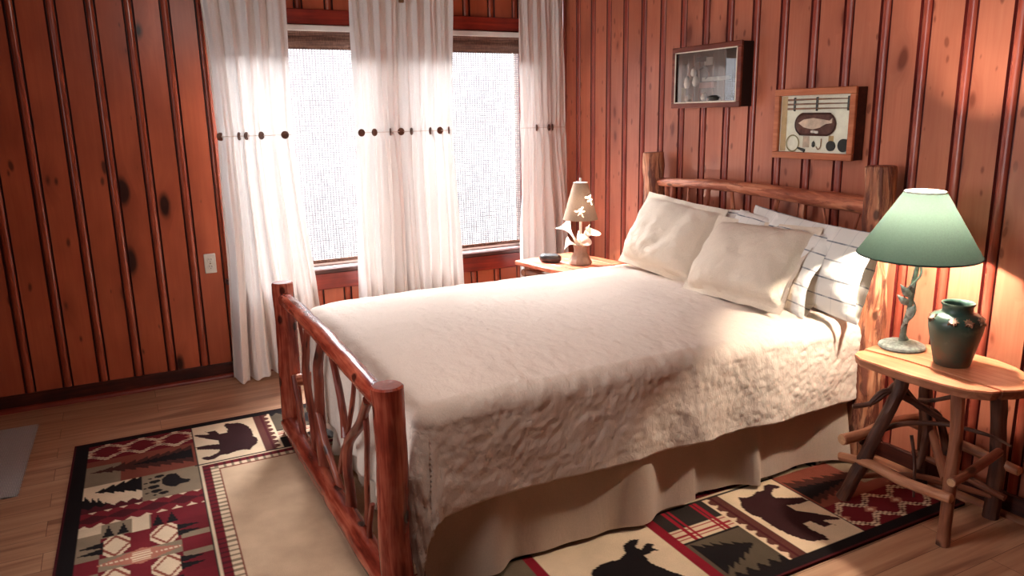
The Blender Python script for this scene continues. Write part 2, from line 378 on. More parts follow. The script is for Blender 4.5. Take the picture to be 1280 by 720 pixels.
    def grid(s, fn, nu, nv, mi=0, uvfn=None):
        vs = [fn(i/nu, j/nv) for j in range(nv+1) for i in range(nu+1)]; fs, uvs = [], []
        uf = uvfn or (lambda a, b: (a, b))
        for j in range(nv):
            for i in range(nu):
                fs.append((j*(nu+1)+i, j*(nu+1)+i+1, (j+1)*(nu+1)+i+1, (j+1)*(nu+1)+i))
                uvs.append([uf(i/nu,j/nv), uf((i+1)/nu,j/nv), uf((i+1)/nu,(j+1)/nv), uf(i/nu,(j+1)/nv)])
        return s.add(vs, fs, mi, uvs)
    def prism(s, poly, d0, d1, fn, mi=0, sidemi=None):
        """poly (a,b) extruded d0..d1; fn(a,b,d)->xyz"""
        n = len(poly); vs = [fn(a,b,d0) for a,b in poly]+[fn(a,b,d1) for a,b in poly]
        fs = [list(range(n))[::-1], list(range(n,2*n))]+[(i,(i+1)%n,n+(i+1)%n,n+i) for i in range(n)]
        return s.add(vs, fs, [mi,mi]+[mi if sidemi is None else sidemi]*n)
    def build(s, name, mats, parent=None, smooth=True, angle=40, origin=None, label=None, clean=True):
        me = bpy.data.meshes.new(name)
        if parent is not None: org = ORG[parent.name]
        elif origin is not None: org = Vector(origin)
        else:
            xs = [v[0] for v in s.v]; ys = [v[1] for v in s.v]; zs = [v[2] for v in s.v]
            org = V((min(xs)+max(xs))/2, (min(ys)+max(ys))/2, min(zs))
        me.from_pydata([(v[0]-org.x, v[1]-org.y, v[2]-org.z) for v in s.v], [], s.f)
        uvl = me.uv_layers.new(name='UVMap'); flat = [c for f in s.uv for p in f for c in p]
        uvl.data.foreach_set('uv', flat)
        for m in (mats if isinstance(mats, (list, tuple)) else [mats]): me.materials.append(M[m])
        me.polygons.foreach_set('material_index', s.mi)
        if clean:
            import bmesh
            bm = bmesh.new(); bm.from_mesh(me); bmesh.ops.remove_doubles(bm, verts=bm.verts, dist=1e-6)
            bmesh.ops.recalc_face_normals(bm, faces=bm.faces); bm.to_mesh(me); bm.free()
        me.polygons.foreach_set('use_smooth', [smooth]*len(me.polygons))
        if smooth: me.set_sharp_from_angle(angle=math.radians(angle))
        o = bpy.data.objects.new(name, me); C.objects.link(o)
        if parent is not None: o.parent = parent; o.location = (0,0,0); ORG[o.name] = org
        else: o.location = org; ORG[o.name] = org
        if label: o['label'] = label
        return o
ORG = {}
def tag(o, label, cat, group=None):
    o['label'] = label; o['category'] = cat
    if group: o['group'] = group
    return o
def thing(name, loc, label, cat, group=None):
    o = bpy.data.objects.new(name, None); o.empty_display_size = .1; o.location = loc; C.objects.link(o)
    ORG[o.name] = Vector(loc); return tag(o, label, cat, group)
def struct(o): o['kind'] = 'structure'; return o
def rotz(a): return Matrix.Rotation(a, 3, 'Z')

# ------------------------------------------------------------------ camera
cx, cy, cz, yaw, pit, rol, fpx = -2.85622, -4.68283, 1.51424, .4781172, .2246511, -.0192520, 948.33
d = V(math.cos(pit)*math.sin(yaw), math.cos(pit)*math.cos(yaw), -math.sin(pit))
r = V(math.cos(yaw), -math.sin(yaw), 0); u = r.cross(d)
r2 = math.cos(rol)*r+math.sin(rol)*u; u2 = -math.sin(rol)*r+math.cos(rol)*u
cam = bpy.data.cameras.new('camera'); co = bpy.data.objects.new('camera', cam); C.objects.link(co)
Mx = Matrix((r2, u2, -d)).transposed().to_4x4(); Mx.translation = (cx, cy, cz); co.matrix_world = Mx
cam.lens = fpx/1280*36; cam.sensor_width = 36; cam.clip_start = .02
SC.camera = co

# ------------------------------------------------------------------ room shell
X0, Y0, ZC = -4.35, -5.5, 2.46
PIT = .178
struct(MB().box((X0-.1, Y0-.1, -.06), (.1, .1, 0)).build('floor', 'laminate', smooth=False, origin=(0,0,0)))
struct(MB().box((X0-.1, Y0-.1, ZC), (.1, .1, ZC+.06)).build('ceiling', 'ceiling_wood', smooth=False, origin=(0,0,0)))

def panel_profile(c):
    """depth samples of one moulding centred at c, (offset, depth, is_moulding)"""
    pts = [(-.0275, 0.0), (-.0215, .0085), (-.0185, .0085)]
    for k in range(9):
        a = -.0175+.035*k/8; pts.append((a, .0075-.0125*math.sqrt(max(0, 1-(a/.0185)**2))))
    pts += [(.0185, .0085), (.0215, .0085), (.0275, 0.0)]
    return [(c+a, b) for a, b in pts]
def board_wall(name, lo, hi, phase, to3, mats, holes, z1=ZC):
    """tongue-and-groove wall; to3(u, depth_into_wall, z); holes = [(u0,u1,za,zb)]"""
    samples = []; k0 = math.floor((lo-phase)/PIT)-1; k1 = math.ceil((hi-phase)/PIT)+1
    for k in range(k0, k1+1):
        pr = panel_profile(phase+k*PIT)
        for i, (a, b) in enumerate(pr): samples.append((a, b, 0 if i == len(pr)-1 else (2 if i < 3 or i > 10 else 1), k))
    S = []
    cuts = sorted(set([lo, hi]+[c for h in holes for c in h[:2]]))
    def interp(u):
        for p, q in zip(samples, samples[1:]):
            if p[0] <= u <= q[0]: return (u, p[1]+(q[1]-p[1])*(u-p[0])/max(1e-9, q[0]-p[0]), p[2], p[3])
    for s_ in samples:
        if lo < s_[0] < hi: S.append(s_)
    for c in cuts: S.append(interp(c))
    S.sort(key=lambda q: q[0])
    mb = MB(); board = []
    rnd = {}
    for p, q in zip(S, S[1:]):
        if q[0]-p[0] < 1e-6: continue
        mid = (p[0]+q[0])/2; spans = [(0, z1)]
        for h in holes:
            if h[0] < mid < h[1]: spans = [(0, h[2]), (h[3], z1)]
        bi = math.floor((mid-phase)/PIT); rnd.setdefault(bi, random.random())
        for za, zb in spans:
            mb.add([to3(p[0],p[1],za), to3(q[0],q[1],za), to3(q[0],q[1],zb), to3(p[0],p[1],zb)], [(0,1,2,3)], p[2]); board.append(rnd[bi])
    o = mb.build(name, mats, smooth=True, angle=50, origin=(0,0,0), clean=False)
    at = o.data.attributes.new('board', 'FLOAT', 'FACE'); at.data.foreach_set('value', board)
    return struct(o)
WX0, WX1, WZ0, WZ1 = -2.24, -.31, .60, 2.05
board_wall('wall_back', X0, 0, -3.2136, lambda a,b,z: (a, b, z), ['pine_back', 'mould_back', 'groove'], [(WX0, WX1, WZ0, WZ1)])
board_wall('wall_right', Y0, 0, -.1997, lambda a,b,z: (b, a, z), ['pine_right', 'mould_right', 'groove_right'], [])
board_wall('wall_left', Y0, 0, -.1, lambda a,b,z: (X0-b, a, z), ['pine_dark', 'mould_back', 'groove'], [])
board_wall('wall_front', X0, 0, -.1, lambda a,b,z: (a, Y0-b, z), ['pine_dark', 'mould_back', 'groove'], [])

# baseboards and shoe mouldings
struct(MB().box((X0, -.016, 0), (0, .02, .088), bev=.004).build('baseboard_back', 'base_dark', origin=(0,0,0)))
struct(MB().prism([(0,0),(-.026,0),(-.024,.012),(-.016,.021),(0,.024)], X0, 0, lambda a,b,dd: (dd, a-.016, b)).build('trim_1', 'shoe_red', origin=(0,0,0)))
struct(MB().box((-.016, Y0, 0), (.02, 0, .088), bev=.004).build('baseboard_right', 'base_right', origin=(0,0,0)))
struct(MB().prism([(0,0),(-.02,0),(-.018,.01),(-.012,.017),(0,.02)], Y0, -.02, lambda a,b,dd: (a-.016, dd, b)).build('trim_2', 'top_edge', origin=(0,0,0)))
# window casing boards
mb = MB()
mb.box((WX0-.09, -.02, WZ1), (WX1+.09, .03, WZ1+.085), bev=.004)
struct(mb.build('trim_3', 'trim_red', origin=(0,0,0)))
for k, xa in ((4, WX0-.085), (5, WX1)):
    struct(MB().box((xa, -.02, WZ0-.1), (xa+.085, .03, WZ1), bev=.004).build('trim_%d' % k, 'mould_back', origin=(0,0,0)))
struct(MB().box((-1.32, -.02, WZ0), (-1.21, .09, WZ1), bev=.004).build('trim_6', 'mould_back', origin=(0,0,0)))
struct(MB().box((WX0-.085, -.018, WZ0-.135), (WX1+.085, .02, WZ0-.03), bev=.004).build('trim_7', 'trim_red', origin=(0,0,0)))
struct(MB().box((WX0-.1, -.05, WZ0-.03), (WX1+.1, .10, WZ0), bev=.006).build('trim_8', 'base_dark', origin=(0,0,0)))
# jambs
struct(MB().box((WX0-.02, .0, WZ0), (WX0, .12, WZ1)).box((WX1, .0, WZ0), (WX1+.02, .12, WZ1)).box((WX0, .0, WZ1), (WX1, .12, WZ1+.02)).build('trim_9', 'trim_red', smooth=False, origin=(0,0,0)))
WIN = [(WX0, -1.32), (-1.21, WX1)]
for k, (xa, xb) in enumerate(WIN, 1):
    mb = MB(); f = .035
    for lo, hi in (((xa, .075, WZ0), (xa+f, .105, WZ1)), ((xb-f, .075, WZ0), (xb, .105, WZ1)), ((xa+f, .075, WZ0), (xb-f, .105, WZ0+f)), ((xa+f, .075, WZ1-f), (xb-f, .105, WZ1))):
        mb.box(lo, hi, bev=.003)
    w = struct(mb.build('window_%d' % k, 'white_paint', origin=((xa+xb)/2, .09, WZ0)))
    MB().add([(xa+f-.005,.09,WZ0+f-.005),(xb-f+.005,.09,WZ0+f-.005),(xb-f+.005,.09,WZ1-f+.005),(xa+f-.005,.09,WZ1-f+.005)], [(0,1,2,3)]).build('pane', 'glass', parent=w, smooth=False, clean=False)

# ------------------------------------------------------------------ woven blinds
for k, (xa, xb) in enumerate(WIN):
    th = thing('woven_blind', ((xa+xb)/2, .03, WZ0+.03), ['woven grass window blind lowered between left and middle curtains', 'woven grass window blind lowered between middle and right curtains'][k], 'blind', 'woven window blinds')
    xa += .012; xb -= .012
    MB().box((xa, -.028, 2.012), (xb, .045, 2.046), bev=.004).build('headrail', 'white_paint', parent=th, label='white headrail across the top')
    def val(a, b):
        x = xa+(xb-xa)*a; z = 2.012-.102*b
        return (x, -.02+.004*math.sin(b*9)+.006*b, z)
    MB().grid(val, 30, 10).build('valance', 'valance', parent=th, clean=False, label='dark brown woven valance')
    def bl(a, b):
        x = xa+(xb-xa)*a; z = 2.01-1.365*b
        return (x, .022+.003*math.sin(a*9+k)+.004*math.sin(b*11), z)
    MB().grid(bl, 30, 60).build('woven_panel', 'blind', parent=th, clean=False)
    MB().box((xa, .012, .628), (xb, .03, .652), bev=.004).build('bottom_rail', 'valance', parent=th, label='dark bottom rail')
    if k == 0: MB().tube([(xb-.06, .005, 2.01), (xb-.06, .005, 1.2)], [.0015, .0015], seg=6).build('pull_cord', 'string', parent=th)

# ------------------------------------------------------------------ curtains
def ip(tab, z):
    for (z0, x0), (z1, x1) in zip(tab, tab[1:]):
        if z0 <= z <= z1: 
            k = (z-z0)/(z1-z0); return x0+(x1-x0)*k
    return tab[-1][1] if z > tab[-1][0] else tab[0][1]
BZ = 1.425
def make_curtain(label, L, R_, nf, seed, buttons, zb=.015):
    rs = random.Random(seed); ph = rs.uniform(0, 6)
    th = thing('curtain', ((ip(L,0)+ip(R_,0))/2, -.13, 0), label, 'curtain', 'white linen curtains at the window')
    def fn(a, b):
        z = zb+(2.285-zb)*b
        xl, xr = ip(L, z), ip(R_, z)
        cin = math.exp(-((z-BZ)/.05)**2)
        low = max(0, min(1, (BZ-z)/BZ))
        wob = .35*noise.noise(Vector((a*3+seed, z*.9, seed)))
        s_ = 2*PI*(nf*a+wob)+ph
        A = (.016+.042*low)*(1-.55*cin)*(1-.3*max(0,(z-2.15)/.14))
        y = A*math.sin(s_)+A*.45*math.sin(2.3*s_+1.3+z)+.012*noise.noise(Vector((a*9, z*2.2, seed+4)))
        # small sharp pleats radiating from the button line
        q = math.exp(-((BZ-z)/.22)**2) if z < BZ else math.exp(-((BZ-z)/.12)**2)
        y += .010*q*(1-cin)*math.sin(2*PI*a*nf*2.6+seed)
        x = xl+(xr-xl)*a+.010*math.cos(s_)*low
        zz = z if b > 0.002 else z+.012*math.sin(s_*.5+1)
        return (x, -.135+y-.03*low, zz)
    MB().grid(fn, 150, 110).build('curtain_panel', 'curtain', parent=th, clean=False)
    # seam cord and buttons
    pts = [fn(a/40, (BZ-zb)/(2.285-zb)) for a in range(1, 40)]
    MB().tube([(p[0], p[1]-.004, p[2]) for p in pts], .0022, seg=6, sub=2).build('gather_cord', 'string', parent=th, label='thin gathering cord')
    for a, ry in buttons:
        p = fn(a, (BZ-zb)/(2.285-zb))
        R = Matrix.Rotation(ry, 3, 'Z') @ Matrix.Rotation(PI/2, 3, 'X')
        MB().lathe([(0,0),(.019,0),(.0228,.003),(.0228,.007),(.0195,.010),(.009,.007),(0,.007)], (p[0], p[1]-.005, p[2]), 18, R=R).build('button', 'button', parent=th)
    return th
make_curtain('white linen curtain with buttons at the left edge of the window', [(0,-2.365),(.6,-2.34),(1.43,-2.315),(2.29,-2.335)], [(0,-1.80),(.55,-1.835),(1.0,-1.875),(1.43,-1.905),(2.29,-1.88)], 5.2, 3, [(.03,.4),(.26,1.1),(.36,.9),(.56,.7),(.88,.1)])
make_curtain('wide white linen curtain hanging between the two woven blinds', [(0,-1.59),(.5,-1.565),(1.43,-1.53),(2.29,-1.525)], [(0,-.87),(.45,-.89),(1.43,-.905),(2.29,-.875)], 8.3, 11, [(.04,.2),(.17,.5),(.335,1.2),(.45,.1),(.55,1.0),(.75,.9),(.86,.2),(.955,1.2)])
make_curtain('white linen curtain hanging in the corner behind the small lamp', [(0,-.45),(.42,-.43),(1.43,-.42),(2.29,-.42)], [(0,-.04),(.42,-.045),(.9,-.05),(1.43,-.062),(2.29,-.075)], 4.6, 23, [(.35,1.2),(.60,.7),(.70,1.1)])
th = thing('curtain_rod', (-1.2, -.135, 2.27), 'curtain rod above the window with a small brass bracket over the middle curtain', 'curtain rod')
MB().tube([(-2.45, -.135, 2.30), (-.03, -.135, 2.30)], [.011, .011], seg=12).build('rod', 'brass', parent=th)
for bx in (-2.42, -1.225, -.06):
    mb = MB().tube([(bx, 0, 2.26), (bx, -.1, 2.26), (bx, -.165, 2.285), (bx, -.168, 2.315)], .007, seg=8)
    mb.box((bx-.018, -.006, 2.22), (bx+.018, 0, 2.30), bev=.002)
    if bx == -1.225: mb.box((bx-.016, -.19, 2.17), (bx+.016, -.178, 2.25), bev=.003).tube([(bx, -.186, 2.24), (bx, -.17, 2.29)], [.006, .006], seg=8)
    mb.build('bracket', 'brass', parent=th)

# ------------------------------------------------------------------ wall outlet
th = thing('wall_outlet', (-2.413, 0, .645), 'cream duplex wall outlet on the pine wall left of the curtains', 'outlet')
pl = MB().box((-2.445, -.008, .642), (-2.380, 0, .758), bev=.004).build('cover_plate', 'plastic_white', parent=th)
for zc in (.680, .722):
    so = MB().lathe([(0,.004),(.0145,.004),(.0165,.002),(.0165,0)], (-2.4125, -.008, zc), 20, R=Matrix.Rotation(PI/2, 3, 'X')).build('socket', 'plastic_white', parent=th)
    mb = MB()
    for dx in (-.006, .006): mb.box((-2.4125+dx-.0012, -.0128, zc-.001), (-2.4125+dx+.0012, -.0118, zc+.008))
    mb.box((-2.4145, -.0128, zc-.010), (-2.4105, -.0118, zc-.006)); mb.build('slots', 'slot', parent=so, smooth=False)
MB().lathe([(0,.002),(.003,.002),(.004,0)], (-2.4125, -.008, .701), 10, R=Matrix.Rotation(PI/2, 3, 'X')).build('screw', 'brass', parent=th)

# ------------------------------------------------------------------ rug (woven picture carried as vertex colour)
RX, RY, RW, RH, SH = -3.17, -.73, 3.16, 2.375, .027
N = 5.5e-3
nu, nv = int(RW/N), int(RH/N)
uu, vv = np.meshgrid(np.linspace(0, RW, nu+1), np.linspace(0, RH, nv+1))
def inpoly(px, py, poly):
    ins = np.zeros(px.shape, bool); n = len(poly); j = n-1
    for i in range(n):
        xi, yi = poly[i]; xj, yj = poly[j]
        cr = ((yi > py) != (yj > py)) & (px < (xj-xi)*(py-yi)/((yj-yi) if abs(yj-yi) > 1e-12 else 1e-12)+xi)
        ins ^= cr; j = i
    return ins
K = {k: np.array(lin(*c)[:3]) for k, c in dict(black=(26,19,19), maroon=(112,30,36), dkmar=(74,24,28), cream=(214,186,154), olive=(134,114,92), tan=(198,166,136), brick=(136,70,54), choc=(52,26,26), brown=(88,48,40), red=(142,28,40), char=(46,38,34), salmon=(168,104,84)).items()}
def rect(u_, v_, a, b, c, d): return (u_ >= a) & (u_ < b) & (v_ >= c) & (v_ < d)
def fir(u_, v_, tip, base, v0, half, teeth):
    """fir tree lying along u, tip -> base"""
    s_ = (u_-tip)/(base-tip); fr = (s_*teeth)%1
    w = half*(np.clip(s_, 0, 1)*.75+.28*fr*np.clip(s_*3, 0, 1))
    return (s_ > 0) & (s_ < 1) & (np.abs(v_-v0) < w)
BEAR = [(.565,.108),(.574,.141),(.617,.139),(.632,.194),(.667,.195),(.675,.153),(.663,.099),(.674,.069),(.694,.087),(.726,.09),(.753,.121),(.772,.171),(.782,.244),(.776,.304),(.79,.331),(.79,.367),(.78,.405),(.763,.421),(.744,.461),(.716,.445),(.687,.444),(.643,.46),(.615,.452),(.582,.482),(.554,.481),(.529,.451),(.536,.439),(.57,.442),(.608,.415),(.617,.388),(.568,.359),(.523,.337),(.515,.303),(.562,.305),(.62,.321),(.622,.278),(.581,.237),(.522,.167),(.521,.148),(.588,.178)]
PAW = [(.358,.585),(.383,.542),(.42,.548),(.436,.608),(.471,.642),(.463,.666),(.432,.662),(.409,.683),(.38,.66),(.362,.63)]
MOOSE = [(1.29,.20),(1.26,.145),(1.235,.13),(1.24,.12),(1.275,.13),(1.305,.17),(1.33,.14),(1.30,.09),(1.315,.085),(1.36,.15),(1.40,.17),(1.46,.165),(1.50,.12),(1.47,.08),(1.485,.075),(1.53,.12),(1.52,.19),(1.57,.15),(1.61,.155),(1.60,.17),(1.56,.19),(1.535,.235),(1.54,.30),(1.52,.33),(1.47,.345),(1.40,.34),(1.36,.36),(1.345,.40),(1.30,.42),(1.27,.41),(1.285,.39),(1.31,.375),(1.30,.35),(1.26,.375),(1.235,.355),(1.26,.345),(1.245,.315),(1.27,.325),(1.29,.315),(1.31,.32),(1.32,.27)]
def aztec(u_, v_, col, a, b, c, d_):
    m = rect(u_, v_, a, b, c, d_); col[m] = K['maroon']*.85
    n = 3; per = (b-a)/n; uq = np.abs(((u_-a)/per)%1-.5)*2
    q = .014
    uqs = np.floor(uq*6)/6
    for vc, sg in ((c+.045, 1), (d_-.045, -1)):
        lv = vc+sg*(uqs-.5)*.06
        col[m & (np.abs(v_-lv) < .013)] = K['cream']
        col[m & (np.abs(v_-lv) < .004)] = K['dkmar']
    dia = uq*.6+np.abs(v_-(c+d_)/2)/.035
    uq2 = np.abs(((u_-a)/per)%1-.0); uq2 = np.minimum(uq2, 1-uq2)*per
    dia = uq2/.034+np.abs(v_-(c+d_)/2)/.024
    col[m & (dia < 1)] = K['salmon']
    col[m & (dia < .45)] = K['cream']
def design(u_, v_):
    col = np.tile(K['tan'], u_.shape+(1,)).reshape(u_.shape+(3,)).copy()
    # left column --------------------------------------------------
    aztec(u_, v_, col, .065, .51, .05, .24)
    m = rect(u_, v_, .065, .51, .24, .512); col[m] = K['brick']*.8
    col[m & (v_ > .30) & (u_ < .2)] = K['olive']*.9
    col[m & fir(u_, v_, .075, .50, .365, .10, 9)] = K['brown']*.6
    col[m & fir(u_, v_, .24, .50, .36, .055, 7)] = K['black']
    m = rect(u_, v_, .05, .283, .512, .755); col[m] = K['cream']
    col[m & fir(u_, v_, .10, .30, .575, .085, 5)] = K['black']
    col[m & fir(u_, v_, .17, .02, .72, .16, 6)] = K['black']
    col[m & (v_ > .70) & (np.abs(((u_/.045)%1)-.5)*.06 < v_-.70)] = K['dkmar']
    m = rect(u_, v_, .283, .51, .512, .755); col[m] = K['olive']
    col[m & inpoly(u_, v_, PAW)] = K['black']
    for (a, b, ra, rb) in ((.352,.545,.02,.013),(.333,.59,.024,.017),(.328,.64,.024,.017),(.338,.685,.022,.016),(.365,.715,.02,.014)):
        col[m & (((u_-a)/ra)**2+((v_-b)/rb)**2 < 1)] = K['black']
    for (a, b) in ((.315,.553),(.298,.592),(.294,.643),(.302,.69),(.33,.722)):
        col[m & (((u_-a)/.008)**2+((v_-b)/.006)**2 < 1)] = K['black']
    m = rect(u_, v_, .05, .51, .755, .885); col[m] = K['maroon']
    tri = np.abs(((u_-.05)/.055)%1-.5)*2
    col[m & (v_-.755 < .026*(tri-.25))] = K['cream']; col[m & (.885-v_ < .030*(.85-tri))] = K['cream']
    col[m & (np.abs(v_-.82)/.04+np.abs(((u_-.05)/.11)%1-.5)*1.6 < .9)] = K['dkmar']
    # patchwork star block, mirrored about its middle ---------------
    m = rect(u_, v_, .05, .51, .885, 1.5); uq, vq = np.abs(u_-.275), np.abs(v_-1.1875)
    col[m] = K['olive']
    col[m & (uq > .135) & (vq > .235)] = K['cream']*.85
    col[m & (uq < .03) & (vq > .19)] = K['cream']
    col[m & (uq < .035) & (vq < .19)] = K['maroon']
    col[m & (uq > .135) & (vq < .05)] = K['maroon']
    col[m & (u_ > .31) & (uq > .035) & (v_ < 1.0)] = K['maroon']*.9
    col[m & (u_ > .40) & (v_ > .99) & (v_ < 1.10)] = K['maroon']*.8
    for su, sv in ((1,1),(1,-1),(-1,1),(-1,-1)):
        cu, cv = .275+su*.085, 1.1875+sv*.118
        e = np.abs(u_-cu)/.052+np.abs(v_-cv)/.078
        bx = (np.abs(u_-cu) < .052) & (np.abs(v_-cv) < .075)
        col[m & bx] = K['maroon']*.9
        col[m & bx & (e < 1.35)] = K['cream']
        col[m & bx & (e < 1.05) & (e > .82)] = K['brick']
        # paired dark spikes
        for off in (0, 1):
            tipu = .275+su*(.21); v1 = cv+sv*(-.02+off*.045)
            s_ = (u_-tipu)*(-su)/.085
            col[m & (s_ > 0) & (s_ < 1) & (np.abs(v_-v1) < .022*s_)] = K['black']
            tipv = 1.1875+sv*.285; u1 = cu+su*(-.025+off*.05)
            s_ = (v_-tipv)*(-sv)/.085
            col[m & (s_ > 0) & (s_ < 1) & (np.abs(u_-u1) < .020*s_)] = K['black']
    e = uq/.145+vq/.055
    col[m & (e < 1)] = K['salmon']
    col[m & (vq < .007) & (uq < .13) & (((u_/.016)%1) < .6)] = K['cream']
    col[m & (uq < .03) & (vq < .04) & (((v_/.016)%1) < .6)] = K['cream']
    # top row ---------------------------------------------------------
    m = rect(u_, v_, .51, .808, .055, .515); col[m] = K['cream']*.97
    col[m & inpoly(u_, v_, BEAR)] = K['choc']
    m = rect(u_, v_, .808, .888, .055, .515); col[m] = K['brown']
    tz = ((v_-.06)/.052)%1
    col[m & (u_ > .856) & (u_ < .88) & (np.abs(tz-.5)*.052 < (u_-.856)*.75)] = K['cream']
    col[m & (np.abs(u_-.846) < .004)] = K['dkmar']; col[m & (np.abs(u_-.884) < .004)] = K['cream']
    m = rect(u_, v_, .888, 1.15, .055, .515); col[m] = K['olive']*.38
    col[m & fir(u_, v_, .92, 1.13, .19, .10, 6)] = K['black']
    col[m & (v_ < .10) & (np.abs(((u_/.05)%1)-.5)*.08 > v_-.055)] = K['black']
    col[m & (v_ > .305)] = K['cream']*.9
    col[m & (v_ > .39)] = K['char']
    for q in (.325, .345, .375): col[m & (np.abs(v_-q) < .005)] = K['red']
    for q in (.93, .95, 1.06, 1.085): col[m & (v_ > .305) & (np.abs(u_-q) < .006)] = K['red']
    col[m & (np.abs(v_-.30) < .005)] = K['black']
    m = rect(u_, v_, 1.15, 1.19, .055, .515); col[m] = K['red']*.8
    m = rect(u_, v_, 1.19, 1.66, .055, .515); col[m] = K['cream']*.95
    col[m & inpoly(u_, v_, MOOSE)] = K['black']
    m = rect(u_, v_, 1.66, 1.70, .055, .515); col[m] = K['red']*.8
    m = rect(u_, v_, 1.70, 2.4, .055, .515); col[m] = K['olive']*.6
    # dark outline of the pictures and the inner border --------------
    e = np.minimum(u_, 9) ; inn = np.minimum(u_-.51, v_-.515)
    col[(np.abs(u_-.51) < .0035) & (v_ > .05)] = K['char']
    col[(np.abs(v_-.515) < .0035) & (u_ > .5)] = K['char']
    f = (inn > .003)
    col[f & (inn < .018)] = K['cream']*.95
    sel = f & (inn >= .018) & (inn < .050); col[sel] = K['maroon']*.85
    along = np.where(u_-.51 < v_-.515, v_, u_)
    col[sel & (((along/.034)%1) < .35)] = K['dkmar']
    sel = f & (inn >= .050) & (inn < .080); col[sel] = K['cream']
    col[sel & (((along/.034)%1) < .4)] = K['olive']
    col[f & (inn >= .080) & (inn < .087)] = K['brick']*.8
    # outer border -----------------------------------------------------
    bd = (u_ < .062) | (v_ < .052); col[bd] = K['black']
    col[(u_ < .006) | (v_ < .006)] = K['dkmar']
    return col
flip = (vv > RH/2)
u_e = np.where(flip, RW-uu, uu); v_e = np.where(flip, RH-vv, vv)
# the far side of each half mirrors the near one
right = u_e > RW/2
colr = design(np.where(right & (v_e >= .53), RW-u_e, np.where(u_e > 2.2, RW-u_e, u_e)), v_e)
fh = .012
fray = .002
Xr = RX+uu-SH*vv; Yr = RY-vv
pos = np.stack([Xr, Yr, np.full_like(Xr, fh)], -1).reshape(-1, 3)
idx = np.arange((nu+1)*(nv+1)).reshape(nv+1, nu+1)
quads = np.stack([idx[:-1,:-1], idx[1:,:-1], idx[1:,1:], idx[:-1,1:]], -1).reshape(-1, 4)
per = np.concatenate([idx[0,:-1], idx[:-1,-1], idx[-1,:0:-1], idx[:0:-1,0]])
base = pos[per].copy(); base[:,2] = .0005
nb = len(pos); pos = np.concatenate([pos, base])
n_ = len(per); ring = np.arange(n_)
sides = np.stack([per, per[(ring+1)%n_], nb+(ring+1)%n_, nb+ring], -1)
ally = np.concatenate([quads, sides])
org = np.array([RX+RW/2, RY-RH/2, 0])
me = bpy.data.meshes.new('area_rug'); me.from_pydata((pos-org).tolist(), [], ally.tolist())
ca = me.color_attributes.new('weave', 'FLOAT_COLOR', 'POINT')
colf = np.concatenate([colr.reshape(-1, 3), np.tile(K['black'], (n_, 1))]); colf = np.concatenate([colf, np.ones((len(colf), 1))], 1)
ca.data.foreach_set('color', colf.astype(np.float32).ravel())
me.materials.append(M['rug'])
ro = bpy.data.objects.new('area_rug', me); ro.location = org.tolist(); C.objects.link(ro)
tag(ro, 'large lodge rug with bears, trees and paw prints, black border, under the bed', 'rug')

# small grey mat at the left edge
def matfn(a, b):
    x = -3.98+.63*a-.02*b; y = -.30-.85*b
    if a == 1: x += .014*abs(((b*26)%1)-.5)*2-.006
    return (x, y, .007+.001*math.sin(a*70)*math.sin(b*90))
mb = MB().grid(matfn, 60, 104)
mb.grid(lambda a, b: (lambda p: (p[0], p[1], .0006))(matfn(a, b)), 60, 104)
rs = random.Random(2)
mt = mb.build('floor_mat', 'knit', clean=False)
tag(mt, 'small grey knitted floor mat with ragged edge, left of the lodge rug', 'mat')

# ------------------------------------------------------------------ bed
FX, HX = -2.212, -.088
YN, YF = -2.635, -1.095
bed = thing('bed', (-1.15, -1.87, 0), 'rustic peeled log bed with twig footboard, made up with a cream quilt', 'bed')
def P_(b, name, m, **k): return b.build(name, m, parent=bed, **k)
RZ = .013
for y, zt, rr, sd in ((YN+.012, .742, .050, 1), (YF, .768, .051, 2)):
    P_(MB().tube([(FX, y, RZ), (FX-.003, y+.003, .25), (FX+.002, y, .5), (FX, y, zt)], [rr*1.07, rr*1.0, rr*.97, rr*.98], 22, .05, sd, capmi=1, chamfer=.006, sub=9), 'footboard_post', ['log_foot', 'log_end'])
for y, zt, rr, sd in ((-2.628, 1.285, .060, 5), (-1.15, 1.29, .061, 6)):
    P_(MB().tube([(HX, y, RZ), (HX, y-.004, .35), (HX+.006, y+.004, .7), (HX, y-.003, 1.0), (HX-.002, y+.004, zt)], [rr*1.1, rr*1.05, rr*1.02, rr*.95, rr*.98], 28, .13, sd, capmi=1, chamfer=.005, sub=9), 'headboard_post', ['log_post', 'log_end'])
P_(MB().tube([(FX, YF-.01, .690), (FX-.006, -1.40, .706), (FX-.004, -1.80, .703), (FX-.002, -2.20, .69), (FX, YN, .672)], [.031, .034, .036, .035, .033], 18, .09, 8, sub=10), 'footboard_top_rail', ['log_foot'])
P_(MB().tube([(FX-.022, YF-.01, .070), (FX-.024, -1.5, .072), (FX-.022, -2.0, .068), (FX-.02, YN, .066)], [.042, .045, .045, .043], 18, .08, 9, sub=10), 'footboard_bottom_rail', ['log_foot'])
